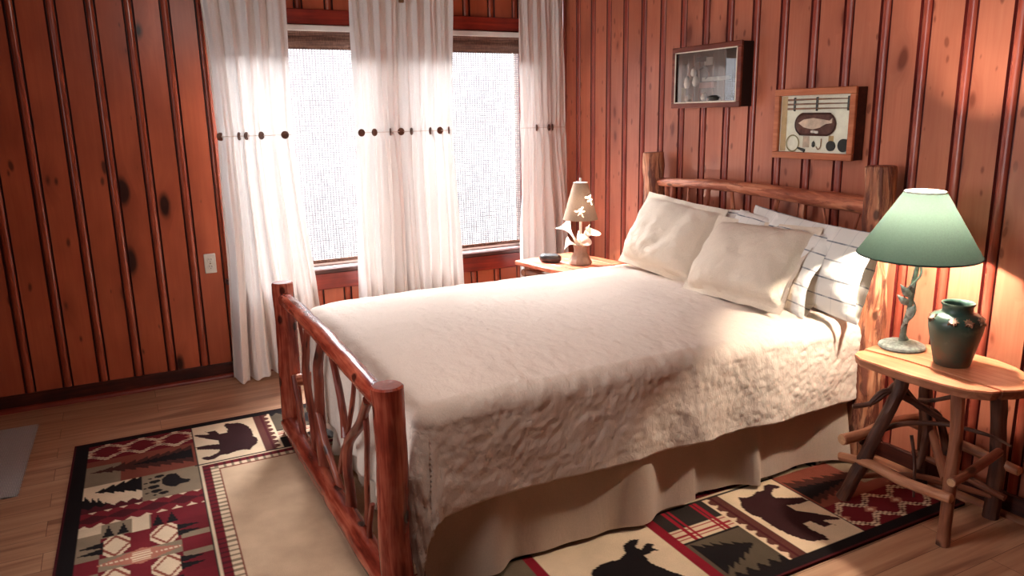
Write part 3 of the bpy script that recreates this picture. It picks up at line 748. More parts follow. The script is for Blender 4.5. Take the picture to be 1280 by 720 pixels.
# footboard twigs, (y, z) traced in the footboard plane
TW = [([(-1.36,.68),(-1.385,.55),(-1.44,.40),(-1.47,.33)], .009),
      ([(-1.18,.33),(-1.25,.24),(-1.34,.13),(-1.46,.06)], .014),
      ([(-1.60,.69),(-1.555,.56),(-1.52,.44),(-1.535,.27),(-1.56,.12),(-1.565,.06)], .018),
      ([(-1.86,.69),(-1.79,.58),(-1.735,.48),(-1.69,.30),(-1.72,.17),(-1.75,.06)], .022),
      ([(-1.70,.33),(-1.79,.23),(-1.90,.13),(-2.01,.06)], .016),
      ([(-2.0,.68),(-2.045,.56),(-2.08,.45),(-2.115,.38)], .014),
      ([(-2.44,.635),(-2.30,.50),(-2.15,.375),(-2.125,.28),(-2.12,.15),(-2.10,.06)], .019),
      ([(-2.23,.67),(-2.19,.56),(-2.14,.44),(-2.07,.34),(-1.99,.28),(-1.93,.16)], .010),
      ([(-2.39,.66),(-2.355,.56),(-2.365,.46),(-2.30,.30),(-2.26,.08)], .010),
      ([(-2.40,.25),(-2.375,.16),(-2.355,.07)], .010)]
for k, (pts, rr) in enumerate(TW):
    bk = .014 if k in (0, 7, 8) else 0
    P_(MB().tube([(FX-.006+bk+.006*math.sin(i*1.7+k), y, z) for i, (y, z) in enumerate(pts)], [rr*(.85+.3*(i/len(pts))) for i in range(len(pts))], 10, .16, k+20, sub=6), 'footboard_twig', ['log_twig'])
P_(MB().tube([(HX, -1.17, 1.120), (HX-.004, -1.40, 1.132), (HX-.006, -1.80, 1.142), (HX-.008, -2.10, 1.134), (HX-.006, -2.35, 1.124), (HX, -2.62, 1.116)], [.021, .025, .029, .033, .036, .034], 16, .15, 31, sub=10), 'headboard_top_rail', ['log_rail'])
P_(MB().tube([(HX, -1.17, .56), (HX, -2.61, .56)], [.035, .035], 14, .1, 33, sub=8), 'headboard_lower_rail', ['log_rail'])
for k, (a, b, rr) in enumerate([(-1.265,-1.30,.014),(-1.325,-1.29,.013),(-1.455,-1.42,.008),(-1.61,-1.55,.013),(-1.775,-1.86,.011),(-2.09,-1.97,.012),(-2.24,-2.20,.018),(-2.335,-2.48,.007),(-2.545,-2.42,.007)]):
    P_(MB().tube([(HX, a, 1.125), (HX+.004, a+(b-a)*.45, .9), (HX, b, .57)], [rr*.95, rr, rr*1.1], 10, .14, 40+k, sub=7), 'headboard_spindle', ['log_rail'])
for y in (YN+.075, YF-.065):
    P_(MB().tube([(FX, y, .30), (HX, y, .30)], [.03, .03], 12, .05, 60, sub=8), 'side_rail', ['log_rail'])
# mattress under the quilt
P_(MB().box((-2.04, -2.575, .335), (-.15, -1.13, .63), bev=.05), 'mattress', 'cream')

# ------------------------------------------------------------------ quilt
QX0, QX1, QY0, QY1, QT, QR = -2.055, -.142, -2.565, -1.145, .668, .062
LS, LF = .385, .50
def quilt_pt(x, y, extra=0.0):
    cx_ = min(max(x, QX0), QX1); cy_ = min(max(y, QY0), QY1)
    ox, oy = x-cx_, y-cy_; L = math.hypot(ox, oy)
    crown = 0
    tz = QT - .022*(abs((cy_-(QY0+QY1)/2)/.71)**4) - .012*max(0, (QX0+.25-cx_)/.25)**2
    wr = .004*noise.noise(Vector((x*5, y*5, 1)))+.0025*noise.noise(Vector((x*17, y*12, 3)))
    if L < 1e-9: return Vector((cx_, cy_, tz+wr+extra))
    nx, ny = ox/L, oy/L; arc = QR*PI/2
    if L < arc:
        a = L/QR; h = QR*math.sin(a); dz = QR*(1-math.cos(a))
    else:
        q = L-arc; h = QR+.05*q; dz = QR+q*.995
        peri = cx_*1.0+cy_*1.0+math.atan2(ny, nx)*.12
        side = abs(ny) > .9
        amp = (.010 if side else .016)*min(1, q/.2)
        h += amp*math.sin(peri*(13 if side else 20)+math.sin(peri*5)*1.5)+.006*noise.noise(Vector((peri*6, q*7, 2)))
        if min(abs(ox), abs(oy)) > 1e-6: h += .045*min(1, q/.3)*math.sin(2*math.atan2(abs(oy), abs(ox)))**2
        if nx < -.3: h = min(h, .096)
    w2 = .004*noise.noise(Vector((x*14, y*14, dz*9)))
    return Vector((cx_+nx*(h+w2+extra), cy_+ny*(h+w2+extra), tz-dz+wr))
a0, a1, b0, b1 = QX1, QX0-LF, QY0-LS, QY1+LS
na, nb_ = 330, 310
def relief(x, y):
    wx, wy = x+.02*noise.noise(Vector((x*11, y*11, 7))), y+.02*noise.noise(Vector((x*11, y*11, 12)))
    p, q = (wx+wy)*.707, (wx-wy)*.707
    dd = noise.voronoi(Vector((p*24, q*38, 0)))[0]
    puff = min(.5, dd[1]-dd[0])
    ss = lambda v: (lambda q: q*q*(3-2*q))(max(0, min(1, v)))
    k = .36+.12*ss((QY0-y)/.10)+.22*ss((x+1.0)/.7)*ss((QY0-y)/.10); k *= 1-.5*ss((QX0+.12-x)/.22)
    return k*(.0092*(puff-.25)+.0035*noise.noise(Vector((p*30, q*70, 4))))
mb = MB().grid(lambda a, b: quilt_pt(a0+(a1-a0)*a, b0+(b1-b0)*b, relief(a0+(a1-a0)*a, b0+(b1-b0)*b)), na, nb_)
q_ = mb.build('quilt', 'quilt', clean=False, origin=(-1.1, -1.86, .29))
so = q_.modifiers.new('thickness', 'SOLIDIFY'); so.thickness = .009; so.offset = -1
tag(q_, 'cream crinkle-stitched quilt spread over the log bed', 'quilt')

# bed skirt
sk = thing('bed_skirt', (-1.12, -1.87, 0), 'tan gathered cotton bed skirt hanging below the quilt', 'bed skirt')
def skirt(x0, y0, x1, y1, nx, ny, seed, bulge=.0):
    L = math.hypot(x1-x0, y1-y0)
    def fn(a, b):
        z = .37*(1-b)+.026*b; s_ = a*L
        w = noise.noise(Vector((s_*3.2, seed, b*.6)))+.5*noise.noise(Vector((s_*8, seed+3, b*.8)))
        pl = max(0, math.sin(s_*9+3*noise.noise(Vector((s_*2.2, seed, 1)))))**6
        off = (.004+.034*b)*w+.012*b+.048*pl*b**.7
        tail = .012*noise.noise(Vector((s_*4, seed+9, 0)))*b
        return (x0+(x1-x0)*a+nx*off, y0+(y1-y0)*a+ny*off, z+tail+.004*b)
    return MB().grid(fn, int(L*70), 24)
skirt(-2.115, -2.592, -.985, -2.590, 0, -1, 1).build('skirt_panel', 'skirt', parent=sk, clean=False)
skirt(-1.01, -2.578, -.165, -2.585, 0, -1, 6).build('skirt_panel', 'skirt', parent=sk, clean=False)
skirt(-2.075, -1.13, -2.075, -2.58, -1, 0, 9).build('skirt_panel', 'skirt', parent=sk, clean=False)
skirt(-2.03, -1.125, -.165, -1.125, 0, 1, 14).build('skirt_panel', 'skirt', parent=sk, clean=False)

# ------------------------------------------------------------------ pillows
def pillow(name, c, W, H, T, lean, yawp, roll, mat, label, cat, group, flange=0.0, seed=0, zmin=None, uvoff=0.0):
    """c = middle of the lower edge on the bed; width runs along -y, front faces the foot"""
    w = V(0,-1,0); h = V(math.sin(lean), 0, math.cos(lean)); n = w.cross(h)
    A = Matrix((w, h, n)).transposed()
    A = Matrix.Rotation(yawp, 3, 'Z') @ A @ Matrix.Rotation(roll, 3, 'Z')
    mb = MB(); nn = 44
    def fn(front):
        def f(a, b):
            s_, t_ = a*2-1, b*2-1
            fl = flange
            bw = 1-(.055*(1-t_*t_)*abs(s_)**3 if not fl else .025*(1-t_*t_)*abs(s_)**3); bh = 1-(.075*(1-s_*s_)*abs(t_)**3 if not fl else .03*(1-s_*s_)*abs(t_)**3)
            x = s_*W/2*bw; y = t_*H/2*bh
            ws, hs = min(1, abs(x)/(W/2-fl*1.0)), min(1, abs(y)/(H/2-fl*1.0))
            th = max(0, (1-ws**3.2))*max(0, (1-hs**3.2)); th = T/2*th**(.42 if fl else .55)
            th *= 1-.16*t_            # settles towards the lower edge
            wr = (noise.noise(Vector((x*6+seed, y*6, seed*1.3)))*.016+noise.noise(Vector((x*15+seed, y*19, seed)))*.008+.006*abs(noise.noise(Vector(((x+y)*9, (x-y)*24, seed+3)))))*min(1, th/.02)
            edge = .020*noise.noise(Vector((x*9+seed*2, y*9, 5)))*(1 if th < .01 else 0)
            z = (th+wr+.0025)*(1 if front else -1)+edge
            p = A @ Vector((x, y+H/2, z))+Vector(c)
            zm = None if zmin is None else zmin-max(0, -2.54-p.y)*1.1
            if zm is not None and p.z < zm: p.z = zm+(p.z-zm)*.05
            return p
        return f
    uvf = lambda a, b: ((a-.5)*W, (b-.5)*H+uvoff)
    mb.grid(fn(True), nn, nn, uvfn=uvf); mb.grid(fn(False), nn, nn, uvfn=uvf)
    o = mb.build(name, mat, clean=False, angle=80)
    import bmesh
    bm = bmesh.new(); bm.from_mesh(o.data); bmesh.ops.remove_doubles(bm, verts=bm.verts, dist=.0051 if False else 1e-5); bmesh.ops.recalc_face_normals(bm, faces=bm.faces); bm.to_mesh(o.data); bm.free()
    return tag(o, label, cat, group)
R_ = math.radians
pillow('pillow', (-.225, -1.60, .675), .70, .37, .15, R_(14), R_(2), R_(0), 'plaid', 'white pillow with blue plaid lines behind the left tan sham', 'pillow', 'plaid bed pillows', seed=2, zmin=.672, uvoff=.02)
pillow('pillow', (-.272, -2.362, .688), .71, .375, .15, R_(14), R_(-1), R_(-4), 'plaid', 'rear white plaid pillow on the lamp side, against the headboard', 'pillow', 'plaid bed pillows', seed=5, zmin=.668, uvoff=.0)
pillow('pillow', (-.365, -2.225, .684), .65, .38, .14, R_(26), R_(-3), R_(-4), 'plaid', 'front white plaid pillow on the lamp side, right behind the tan sham', 'pillow', 'plaid bed pillows', seed=8, zmin=.670, uvoff=.03)
pillow('pillow_sham', (-.385, -1.535, .680), .62, .425, .19, R_(27), R_(3), R_(-4.5), 'sham', 'tan linen pillow sham nearer the window', 'pillow', 'tan linen shams', flange=.034, seed=12, zmin=.673)
pillow('pillow_sham', (-.480, -2.185, .678), .63, .415, .19, R_(35), R_(-2), R_(2), 'sham', 'tan linen pillow sham nearer the green lamp', 'pillow', 'tan linen shams', flange=.034, seed=17, zmin=.673)

# ------------------------------------------------------------------ twig table on the right
TZ = .615
tb = thing('side_table', (-.28, -3.1, 0), 'oblong rustic twig side table holding the green lamp and vase', 'table')
PLK = [([(-.497,-2.905),(-.470,-2.862),(-.432,-2.845),(-.400,-2.848),(-.384,-3.0),(-.388,-3.2),(-.402,-3.36),(-.432,-3.352),(-.478,-3.30),(-.497,-3.22),(-.508,-3.10),(-.505,-3.0)], 0),
       ([(-.397,-2.845),(-.33,-2.832),(-.275,-2.838),(-.252,-2.85),(-.246,-3.0),(-.249,-3.2),(-.255,-3.395),(-.30,-3.40),(-.36,-3.385),(-.398,-3.365),(-.384,-3.2),(-.381,-3.0)], .003),
       ([(-.248,-2.852),(-.20,-2.862),(-.15,-2.90),(-.112,-2.96),(-.098,-3.06),(-.10,-3.17),(-.125,-3.25),(-.165,-3.31),(-.20,-3.335),(-.251,-3.34),(-.245,-3.2),(-.242,-3.0)], .001)]
for poly, dz in PLK:
    mb = MB(); n = len(poly); cxp = sum(p[0] for p in poly)/n; cyp = sum(p[1] for p in poly)/n
    inn = [(cxp+(a-cxp)*.985, cyp+(b-cyp)*.99) for a, b in poly]
    bot = [(cxp+(a-cxp)*.93, cyp+(b-cyp)*.97) for a, b in poly]
    vs = [(a,b,TZ+dz) for a,b in inn]+[(a,b,TZ+dz-.006) for a,b in poly]+[(a,b,TZ-.032) for a,b in bot]
    fs = [list(range(n))]+[(i,(i+1)%n,n+(i+1)%n,n+i) for i in range(n)]+[(n+i,n+(i+1)%n,2*n+(i+1)%n,2*n+i) for i in range(n)]+[list(range(2*n,3*n))[::-1]]
    mb.add(vs, fs, [0]+[0]*n+[1]*n+[1])
    mb.build('plank', ['top_wood', 'top_edge'], parent=tb, angle=30)
def T_(name, pts, rad, mat, sd=1, lump=.14, cap=None, seg=12):
    MB().tube(pts, rad, seg, lump, sd, capmi=1 if cap else None, sub=6, chamfer=.003 if cap else 0).build(name, [mat]+([cap] if cap else []), parent=tb)
T_('leg', [(-.408,-3.235,0),(-.41,-3.238,.2),(-.405,-3.236,.4),(-.41,-3.23,.59)], [.023,.022,.022,.021], 'twig_mid', 1, cap='twig_end')
T_('leg', [(-.455,-2.85,.0145),(-.43,-2.89,.14),(-.40,-2.93,.30),(-.345,-2.965,.47),(-.33,-2.97,.59)], [.027,.026,.024,.024,.026], 'twig_dark', 2, .2)
T_('leg', [(-.075,-3.205,0),(-.08,-3.205,.2),(-.10,-3.20,.4),(-.13,-3.20,.59)], [.03,.027,.026,.025], 'twig_dark', 3, .2)
T_('leg', [(-.075,-2.92,.0145),(-.10,-2.93,.2),(-.135,-2.94,.4),(-.16,-2.95,.59)], [.026,.024,.023,.022], 'twig_dark', 4, .2)
T_('rail', [(-.425,-2.80,.165),(-.432,-2.95,.19),(-.436,-3.08,.185),(-.438,-3.265,.20)], [.017,.019,.020,.018], 'twig_light', 5, .12, 'twig_end')
T_('rail', [(-.52,-2.875,.285),(-.40,-2.885,.29),(-.25,-2.89,.305),(-.03,-2.895,.285)], [.022,.02,.019,.018], 'twig_light', 6, .14, 'twig_end')
T_('rail', [(-.09,-2.83,.262),(-.075,-2.95,.25),(-.07,-3.08,.235),(-.065,-3.28,.215)], [.019,.02,.019,.018], 'twig_light', 7, .12, 'twig_end')
T_('rail', [(-.45,-3.264,.262),(-.36,-3.258,.268),(-.25,-3.25,.280),(-.13,-3.235,.292)], [.017,.016,.016,.016], 'twig_mid', 8, .12, 'twig_end')
T_('brace', [(-.12,-2.90,.155),(-.11,-3.05,.14),(-.10,-3.26,.11)], [.012,.013,.012], 'twig_mid', 9)
T_('brace', [(-.39,-2.87,.10),(-.25,-3.02,.13),(-.09,-3.21,.09)], [.011,.012,.011], 'twig_mid', 10)
T_('brace', [(-.10,-2.95,.33),(-.24,-3.06,.29),(-.39,-3.21,.235)], [.012,.015,.016], 'twig_mid', 11)
T_('brace', [(-.42,-2.88,.25),(-.34,-2.96,.335),(-.26,-3.08,.37),(-.24,-3.24,.385),(-.30,-3.36,.40)], [.010,.010,.008,.006,.004], 'twig_dark', 12, .2)
T_('brace', [(-.36,-2.94,.55),(-.26,-2.98,.42),(-.17,-3.02,.36),(-.12,-3.04,.20)], [.013,.014,.015,.014], 'twig_dark', 13, .2)
T_('brace', [(-.415,-2.90,.41),(-.37,-2.93,.47),(-.30,-2.98,.44),(-.17,-3.08,.34)], [.010,.012,.012,.010], 'twig_dark', 14, .2)
T_('brace', [(-.455,-2.86,.40),(-.40,-2.91,.425),(-.34,-2.95,.50)], [.009,.010,.012], 'twig_dark', 15, .2, 'twig_end')
T_('brace', [(-.39,-3.23,.56),(-.30,-3.08,.47),(-.22,-2.97,.42)], [.008,.008,.006], 'twig_dark', 16, .2)
T_('brace', [(-.29,-3.0,.30),(-.30,-3.03,.20),(-.36,-3.08,.10)], [.006,.006,.004], 'twig_dark', 17, .2)
T_('brace', [(-.22,-3.0,.40),(-.21,-3.01,.30),(-.23,-3.0,.15)], [.018,.017,.012], 'twig_dark', 18, .25)

# green lamp -------------------------------------------------------
LX, LY = -.262, -2.905
lp = thing('table_lamp', (LX, LY, TZ+.003), 'lit table lamp with green cone shade and weathered leafy twig stem', 'lamp')
z0 = TZ+.003
prof = [(0,0),(.078,0),(.083,.006),(.080,.014),(.066,.021),(.03,.027),(0,.030)]
MB().lathe(prof, (LX, LY, z0), 36).build('base', 'verdigris', parent=lp)
stem = [(LX, LY, z0+.024), (LX-.004, LY-.006, z0+.08), (LX+.004, LY-.012, z0+.15), (LX, LY-.02, z0+.23), (LX+.003, LY-.028, z0+.32), (LX, LY-.030, z0+.40)]
st = MB().tube(stem, [.013,.0105,.0095,.0105,.0085,.008], 12, .15, 3).build('stem', 'verdigris_dark', parent=lp)
vine = [(LX+.018*math.cos(q*.9), LY-.012+.018*math.sin(q*.9)-.0012*q, z0+.03+.021*q) for q in range(15)]
MB().tube(vine, [.0045]*15, 8, .1, 4, sub=4).build('vine', 'verdigris', parent=st)
def leaf(base, tip, width, up, mb, curl=.012):
    b, tq = Vector(base), Vector(tip); ax = tq-b; sd = ax.cross(Vector(up)).normalized(); nr = sd.cross(ax).normalized()
    for sg in (1, -1):
        def f(a, c):
            w = width*math.sin(PI*min(1, c**.8))*(1+.12*math.sin(c*30))*.5
            return b+ax*c+sd*((a*2-1)*w)+nr*(curl*math.sin(PI*c)-.6*abs(a*2-1)*w*.5+sg*.0012)
        mb.grid(f, 6, 12)
for bs, tp, wd in (((-.0,-.02,.20),(-.055,.012,.262),.042), ((0,-.012,.12),(-.02,-.062,.19),.045), ((0,-.01,.10),(-.035,-.04,.135),.03), ((0,-.015,.17),(-.045,.03,.215),.038), ((0,-.02,.24),(-.02,-.05,.275),.028)):
    mb = MB(); leaf((LX+bs[0], LY+bs[1], z0+bs[2]), (LX+bs[0]+(tp[0]-bs[0])*.72, LY+bs[1]+(tp[1]-bs[1])*.72, z0+bs[2]+(tp[2]-bs[2])*.85), wd*.7, (-1,-.3,.3), mb); mb.build('leaf', 'verdigris', parent=st, clean=False)
# shade, tipped a touch like the photographed one
SCx, SCy, SB, ST = LX+.0, LY-.030, .985, 1.215
tilt = Matrix.Rotation(R_(1.5), 3, 'X') @ Matrix.Rotation(R_(-1.0), 3, 'Y')
prof = [(.209,0)]+[(.209+(.070-.209)*k/14, (ST-SB)*k/14) for k in range(1, 15)]
inner = [(r_-.0025, z) for r_, z in prof[::-1]]
sh = MB().lathe(prof, (SCx, SCy, SB), 64, R=tilt).build('lamp_shade', 'shade_green', parent=lp, clean=True)
for rr, zz, nm in ((.2095, .0, 'shade_edge'), (.0705, ST-SB, 'shade_white')):
    MB().lathe([(rr+.0022*math.cos(q*PI/4)-.001, zz+.003*math.sin(q*PI/4)) for q in range(9)], (SCx, SCy, SB), 64, R=tilt).build('trim_ring', nm, parent=sh)
MB().lathe([(0,-.05),(.012,-.05),(.014,-.02),(.02,.0),(.029,.03),(.029,.045),(.02,.064),(0,.072)], (SCx, SCy, 1.085), 20).build('bulb', 'bulb', parent=lp)
MB().lathe([(0,0),(.016,0),(.018,.004),(.018,.045),(.014,.05),(0,.05)], (SCx, SCy, z0+.385), 18).build('socket', 'brass', parent=lp)
mb = MB()
for q in range(3):
    a = 2*PI*q/3; mb.tube([(SCx, SCy, 1.208), (SCx+.069*math.cos(a), SCy+.069*math.sin(a), 1.212)], [.0015,.0015], 6)
mb.build('spider', 'brass', parent=sh)

# vase ---------------------------------------------------------------
VX, VY, VZ = -.285, -3.118, TZ+.003
vs_ = thing('vase', (VX, VY, VZ), 'dark green glazed pottery vase with leaf reliefs beside the green lamp', 'vase')
prof = [(0,0),(.054,0),(.058,.004),(.064,.03),(.076,.085),(.086,.13),(.0885,.155),(.083,.174),(.068,.186),(.053,.191),(.049,.196),(.049,.212),(.053,.218),(.055,.222),(.053,.226),(.048,.225),(.044,.215),(.044,.195),(.06,.18),(.075,.15),(.06,.05),(0,.012)]
MB().lathe(prof, (VX, VY, VZ), 48).build('body', 'glaze', parent=vs_, angle=60)
for an in (R_(205), R_(238), R_(275), R_(150), R_(30), R_(330), R_(90)):
    mb = MB(); pl = []
    for q in range(20):
        rr = (.019, .009, .015, .009)[q%4]; pl.append((rr*math.cos(2*PI*q/20), rr*math.sin(2*PI*q/20)))
    ca_, sa_ = math.cos(an), math.sin(an)
    cpos = V(VX+.083*ca_, VY+.083*sa_, VZ+.172); nr = V(ca_*.6, sa_*.6, .8).normalized(); tx = V(-sa_, ca_, 0); ty = nr.cross(tx)
    mb.prism(pl, -.004, .006, lambda a,b,dd: cpos+tx*a+ty*b+nr*(dd-.18*abs(a)))
    mb.build('leaf_relief', 'vase_leaf', parent=vs_, smooth=False, label='brown maple-leaf relief')

# ------------------------------------------------------------------ far nightstand
NZ = .618
ns = thing('nightstand', (-.40, -.76, 0), 'rustic slatted log nightstand in the corner beyond the bed', 'nightstand')
RN = R_(9)
def nrot(x, y, z):
    c_, s_ = math.cos(RN), math.sin(RN); dx, dy = x+.40, y+.76
    return V(-.40+c_*dx-s_*dy, -.76+s_*dx+c_*dy, z)
nb2 = 5; xw = .47/nb2
for k in range(nb2):
    xa = -.635+k*xw; mb = MB(); rs = random.Random(k)
    ya, yb = -.985-rs.uniform(0,.015), -.485+rs.uniform(0,.015)
    mb.box((xa+.0035, ya, NZ-.028), (xa+xw-.0035, yb, NZ-rs.uniform(0,.002)), bev=.005)
    mb.v = [tuple(nrot(x+.004*math.sin(y*19+k*2), y, z)) for x, y, z in mb.v]
    mb.build('slat', 'stand_wood', parent=ns)
for lx, ly in ((-.58,-.55),(-.22,-.55),(-.58,-.93),(-.22,-.93)):
    a, b = nrot(lx, ly, 0 if ly > -.7 else .0135), nrot(lx, ly, NZ-.026)
    MB().tube([a, a.lerp(b, .5), b], [.03,.028,.027], 12, .12, lx*7+ly).build('leg', ['twig_mid'], parent=ns)
for (a, b) in (((-.60,-.52),(-.60,-.96)), ((-.62,-.545),(-.18,-.545)), ((-.62,-.935),(-.18,-.935))):
    for z in (.20, .545):
        MB().tube([nrot(a[0], a[1], z), nrot(b[0], b[1], z+.01)], [.02,.02], 10, .14, a[0]*5).build('rail', ['twig_mid'], parent=ns)

# oval dark case on the nightstand
oc = thing('oval_case', (-.51, -.68, NZ), 'small black oval device lying on the far nightstand', 'device')
def ov(scale, z): return [(.062*scale*math.cos(2*PI*q/28), .042*scale*math.sin(2*PI*q/28), z) for q in range(28)]
rings = [(0.0,.001),(.80,.001),(.93,.006),(1.0,.018),(1.0,.028),(.95,.038),(.86,.043)]
def oval_mesh(rings):
    mb = MB(); vs = []; fs = []; n = 28; Rr = rotz(R_(-52))
    for s_, z in rings: vs += [Rr @ Vector((max(s_,.001)*.072*math.cos(2*PI*q/n)*(1), max(s_,.001)*.046*math.sin(2*PI*q/n), z))+V(-.51,-.68,NZ) for q in range(n)]
    for i in range(len(rings)-1):
        for q in range(n): fs.append((i*n+q, i*n+(q+1)%n, (i+1)*n+(q+1)%n, (i+1)*n+q))
    return mb.add(vs, fs)
oval_mesh(rings).build('case_body', 'black_plastic', parent=oc)
oval_mesh([(.86,.043),(.80,.046),(.5,.048),(0,.048)]).build('top_panel', 'black_fabric', parent=oc)

# small lamp with lilies
SX, SY = -.395, -.845
sl = thing('table_lamp', (SX, SY, NZ), 'small lamp with taupe dragonfly cutout shade and white lilies on the far nightstand', 'lamp')
MB().lathe([(0,0),(.066,0),(.071,.008),(.069,.022),(.056,.046),(.042,.07),(.038,.088),(.042,.108),(.047,.120),(.042,.122),(.030,.105),(0,.095)], (SX, SY, NZ), 10).build('base', 'ceramic', parent=sl, angle=25)
MB().tube([(SX, SY, NZ+.09), (SX+.002, SY, NZ+.33)], [.0085,.0085], 12).build('pole', 'pole_white', parent=sl)
SS, SE = NZ+.275, NZ+.495
dragon = [((0,0),(.006,.045),0)]
def cut(u_, j, n=110):
    # dragonflies cut through the shade wall, in (angle, height) metres
    an = u_*2*PI; z = (j+.5)/n*.22; rr = .105+(.042-.105)*z/.22
    for a0_, z0_, rt in ((R_(238), .055, .5), (R_(290), .125, .2)):
        dx = (an-a0_)*rr/1.35; dy = (z-z0_)/1.35; c_, s_ = math.cos(rt), math.sin(rt)
        x, y = c_*dx+s_*dy, -s_*dx+c_*dy
        if abs(x) < .0028 and -.026 < y < .014: return True
        for sg in (1, -1):
            if ((x-sg*.0115)/.0115)**2+((y-.007-abs(x)*.30)/.0038)**2 < 1: return True
            if ((x-sg*.0095)/.0095)**2+((y+.003+abs(x)*.15)/.0034)**2 < 1: return True
    return False
prof = [(.105+(.042-.105)*k/110, .22*k/110) for k in range(111)]
ss = MB().lathe(prof, (SX, SY, SS), 260, skip=cut).build('lamp_shade', 'shade_taupe', parent=sl)
MB().lathe([(.042,.0),(.0435,.002),(.0435,.006),(.0,.010)], (SX, SY, SE-.004), 30).build('shade_cap', 'shade_white', parent=ss, label='white cap on top of the shade')
MB().lathe([(0,0),(.006,0),(.005,.006),(.008,.012),(.008,.018),(.005,.023),(0,.024)], (SX, SY, SE+.004), 14).build('finial', 'shade_white', parent=sl)
MB().lathe([(0,-.03),(.009,-.03),(.012,-.005),(.017,.015),(.013,.03),(0,.036)], (SX, SY, SS+.085), 16).build('bulb', 'bulb', parent=sl)
def lily(base, ctrl, mouth, rad, lip):
    """calla lily: stem, funnel bloom with one long pointed lip"""
    b, c_, m_ = Vector(base), Vector(ctrl), Vector(mouth); m_ = c_+(m_-c_)*1.2; rad *= 1.25
    stm = MB().tube([b, b.lerp(c_, .55), c_], [.005,.005,.006], 8).build('lily_stem', 'lily_leaf', parent=sl)
    ax = (m_-c_); L = ax.length; ax.normalize(); e1 = Vector(lip); e1 = (e1-ax*e1.dot(ax)).normalized(); e2 = ax.cross(e1)
    def f(a, t_):
        th_ = 2*PI*a; k = (.5+.5*math.cos(th_))
        rr = .006+(rad-.006)*t_**2.1*(1+.9*k**5*t_**3)
        return c_+ax*(L*t_*(1-.18*k*t_+.25*k**6*t_**3))+e1*(rr*math.cos(th_))+e2*(rr*math.sin(th_)*.9)
    MB().grid(f, 28, 14).build('lily_bloom', 'lily', parent=stm, clean=False)
B0 = (SX, SY, NZ+.10)
lily((SX-.012,SY+.01,NZ+.10), (SX-.03,SY+.035,NZ+.165), (SX-.055,SY+.075,NZ+.235), .034, (-.6,.9,.05))
lily((SX+.01,SY-.012,NZ+.10), (SX+.02,SY-.03,NZ+.16), (SX+.028,SY-.062,NZ+.205), .030, (.5,-.7,.5))
lily((SX-.01,SY-.015,NZ+.10), (SX-.02,SY-.03,NZ+.14), (SX-.03,SY-.075,NZ+.165), .026, (.1,-1,.2))
lily((SX-.02,SY+.005,NZ+.10), (SX-.035,SY+.02,NZ+.125), (SX-.06,SY+.05,NZ+.135), .026, (-.3,.8,-.6))
for tp in ((.03,-.06,.25), (-.045,-.01,.17), (.02,.05,.2)):
    mb = MB(); leaf((SX, SY, NZ+.10), (SX+tp[0], SY+tp[1], NZ+tp[2]), .028, (-1,-.5,.2), mb); mb.build('lily_leaf', 'lily_leaf', parent=sl, clean=False)

# ------------------------------------------------------------------ shadow boxes on the headboard wall
def frame_box(o, y0, y1, z0, z1, dep, fw, mat, sidemat, back, glass='picture_glass'):
    """y0>y1: left and right in the photo; box stands out from the wall to x=-dep"""
    xf = -dep
    mb = MB()
    mb.box((xf, y1, z1-fw), (xf+.016, y0, z1), bev=.003).box((xf, y1, z0), (xf+.016, y0, z0+fw), bev=.003)
    mb.box((xf, y1, z0+fw), (xf+.016, y1+fw, z1-fw), bev=.003).box((xf, y0-fw, z0+fw), (xf+.016, y0, z1-fw), bev=.003)
    mb.build('frame', mat, parent=o)
    q = .008; mb = MB()
    mb.box((xf+.016, y1+.003, z0+.003), (-.002, y1+.003+q, z1-.003)).box((xf+.016, y0-.003-q, z0+.003), (-.002, y0-.003, z1-.003))
    mb.box((xf+.016, y1+.003+q, z1-.003-q), (-.002, y0-.003-q, z1-.003)).box((xf+.016, y1+.003+q, z0+.003), (-.002, y0-.003-q, z0+.003+q))
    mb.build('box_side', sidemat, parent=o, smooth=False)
    MB().box((-.012*KX-DX, y1+.011, z0+.011), (-.006*KX-DX, y0-.011, z1-.011)).build('backing', back, parent=o, smooth=False)
    MB().add([(xf+.01,y1+fw-.003,z0+fw-.003),(xf+.01,y1+fw-.003,z1-fw+.003),(xf+.01,y0-fw+.003,z1-fw+.003),(xf+.01,y0-fw+.003,z0+fw-.003)], [(0,1,2,3)]).build('glass_pane', glass, parent=o, smooth=False, clean=False)
DX, KX = .036, 1.0
F1 = (-1.283, -1.803, 1.530, 1.846)
f1 = thing('shadow_box', (-.045, -1.543, 1.53), 'dark wood framed shadow box with glass reflecting the window, upper left one', 'shadow box', 'framed shadow boxes on the wall')
frame_box(f1, *F1, .088, .028, 'frame_dark', 'box_black', 'olive_back')
y0, y1, z0, z1 = F1; fw = .028
mb = MB(); xl = -.0885
mb.box((xl,y1+fw-.002,z1-fw-.004),(xl+.004,y0-fw+.002,z1-fw+.002)).box((xl,y1+fw-.002,z0+fw-.002),(xl+.004,y0-fw+.002,z0+fw+.004)).box((xl,y1+fw-.002,z0+fw),(xl+.004,y1+fw+.004,z1-fw)).box((xl,y0-fw-.004,z0+fw),(xl+.004,y0-fw+.002,z1-fw))
mb.build('inner_lip', 'cream', parent=f1, smooth=False, label='pale inner lip of the frame')
_mb0 = MB
class MBX(_mb0):
    def build(s, *a, **k):
        s.v = [(x*KX-DX, y, z) for x, y, z in s.v]; return _mb0.build(s, *a, **k)
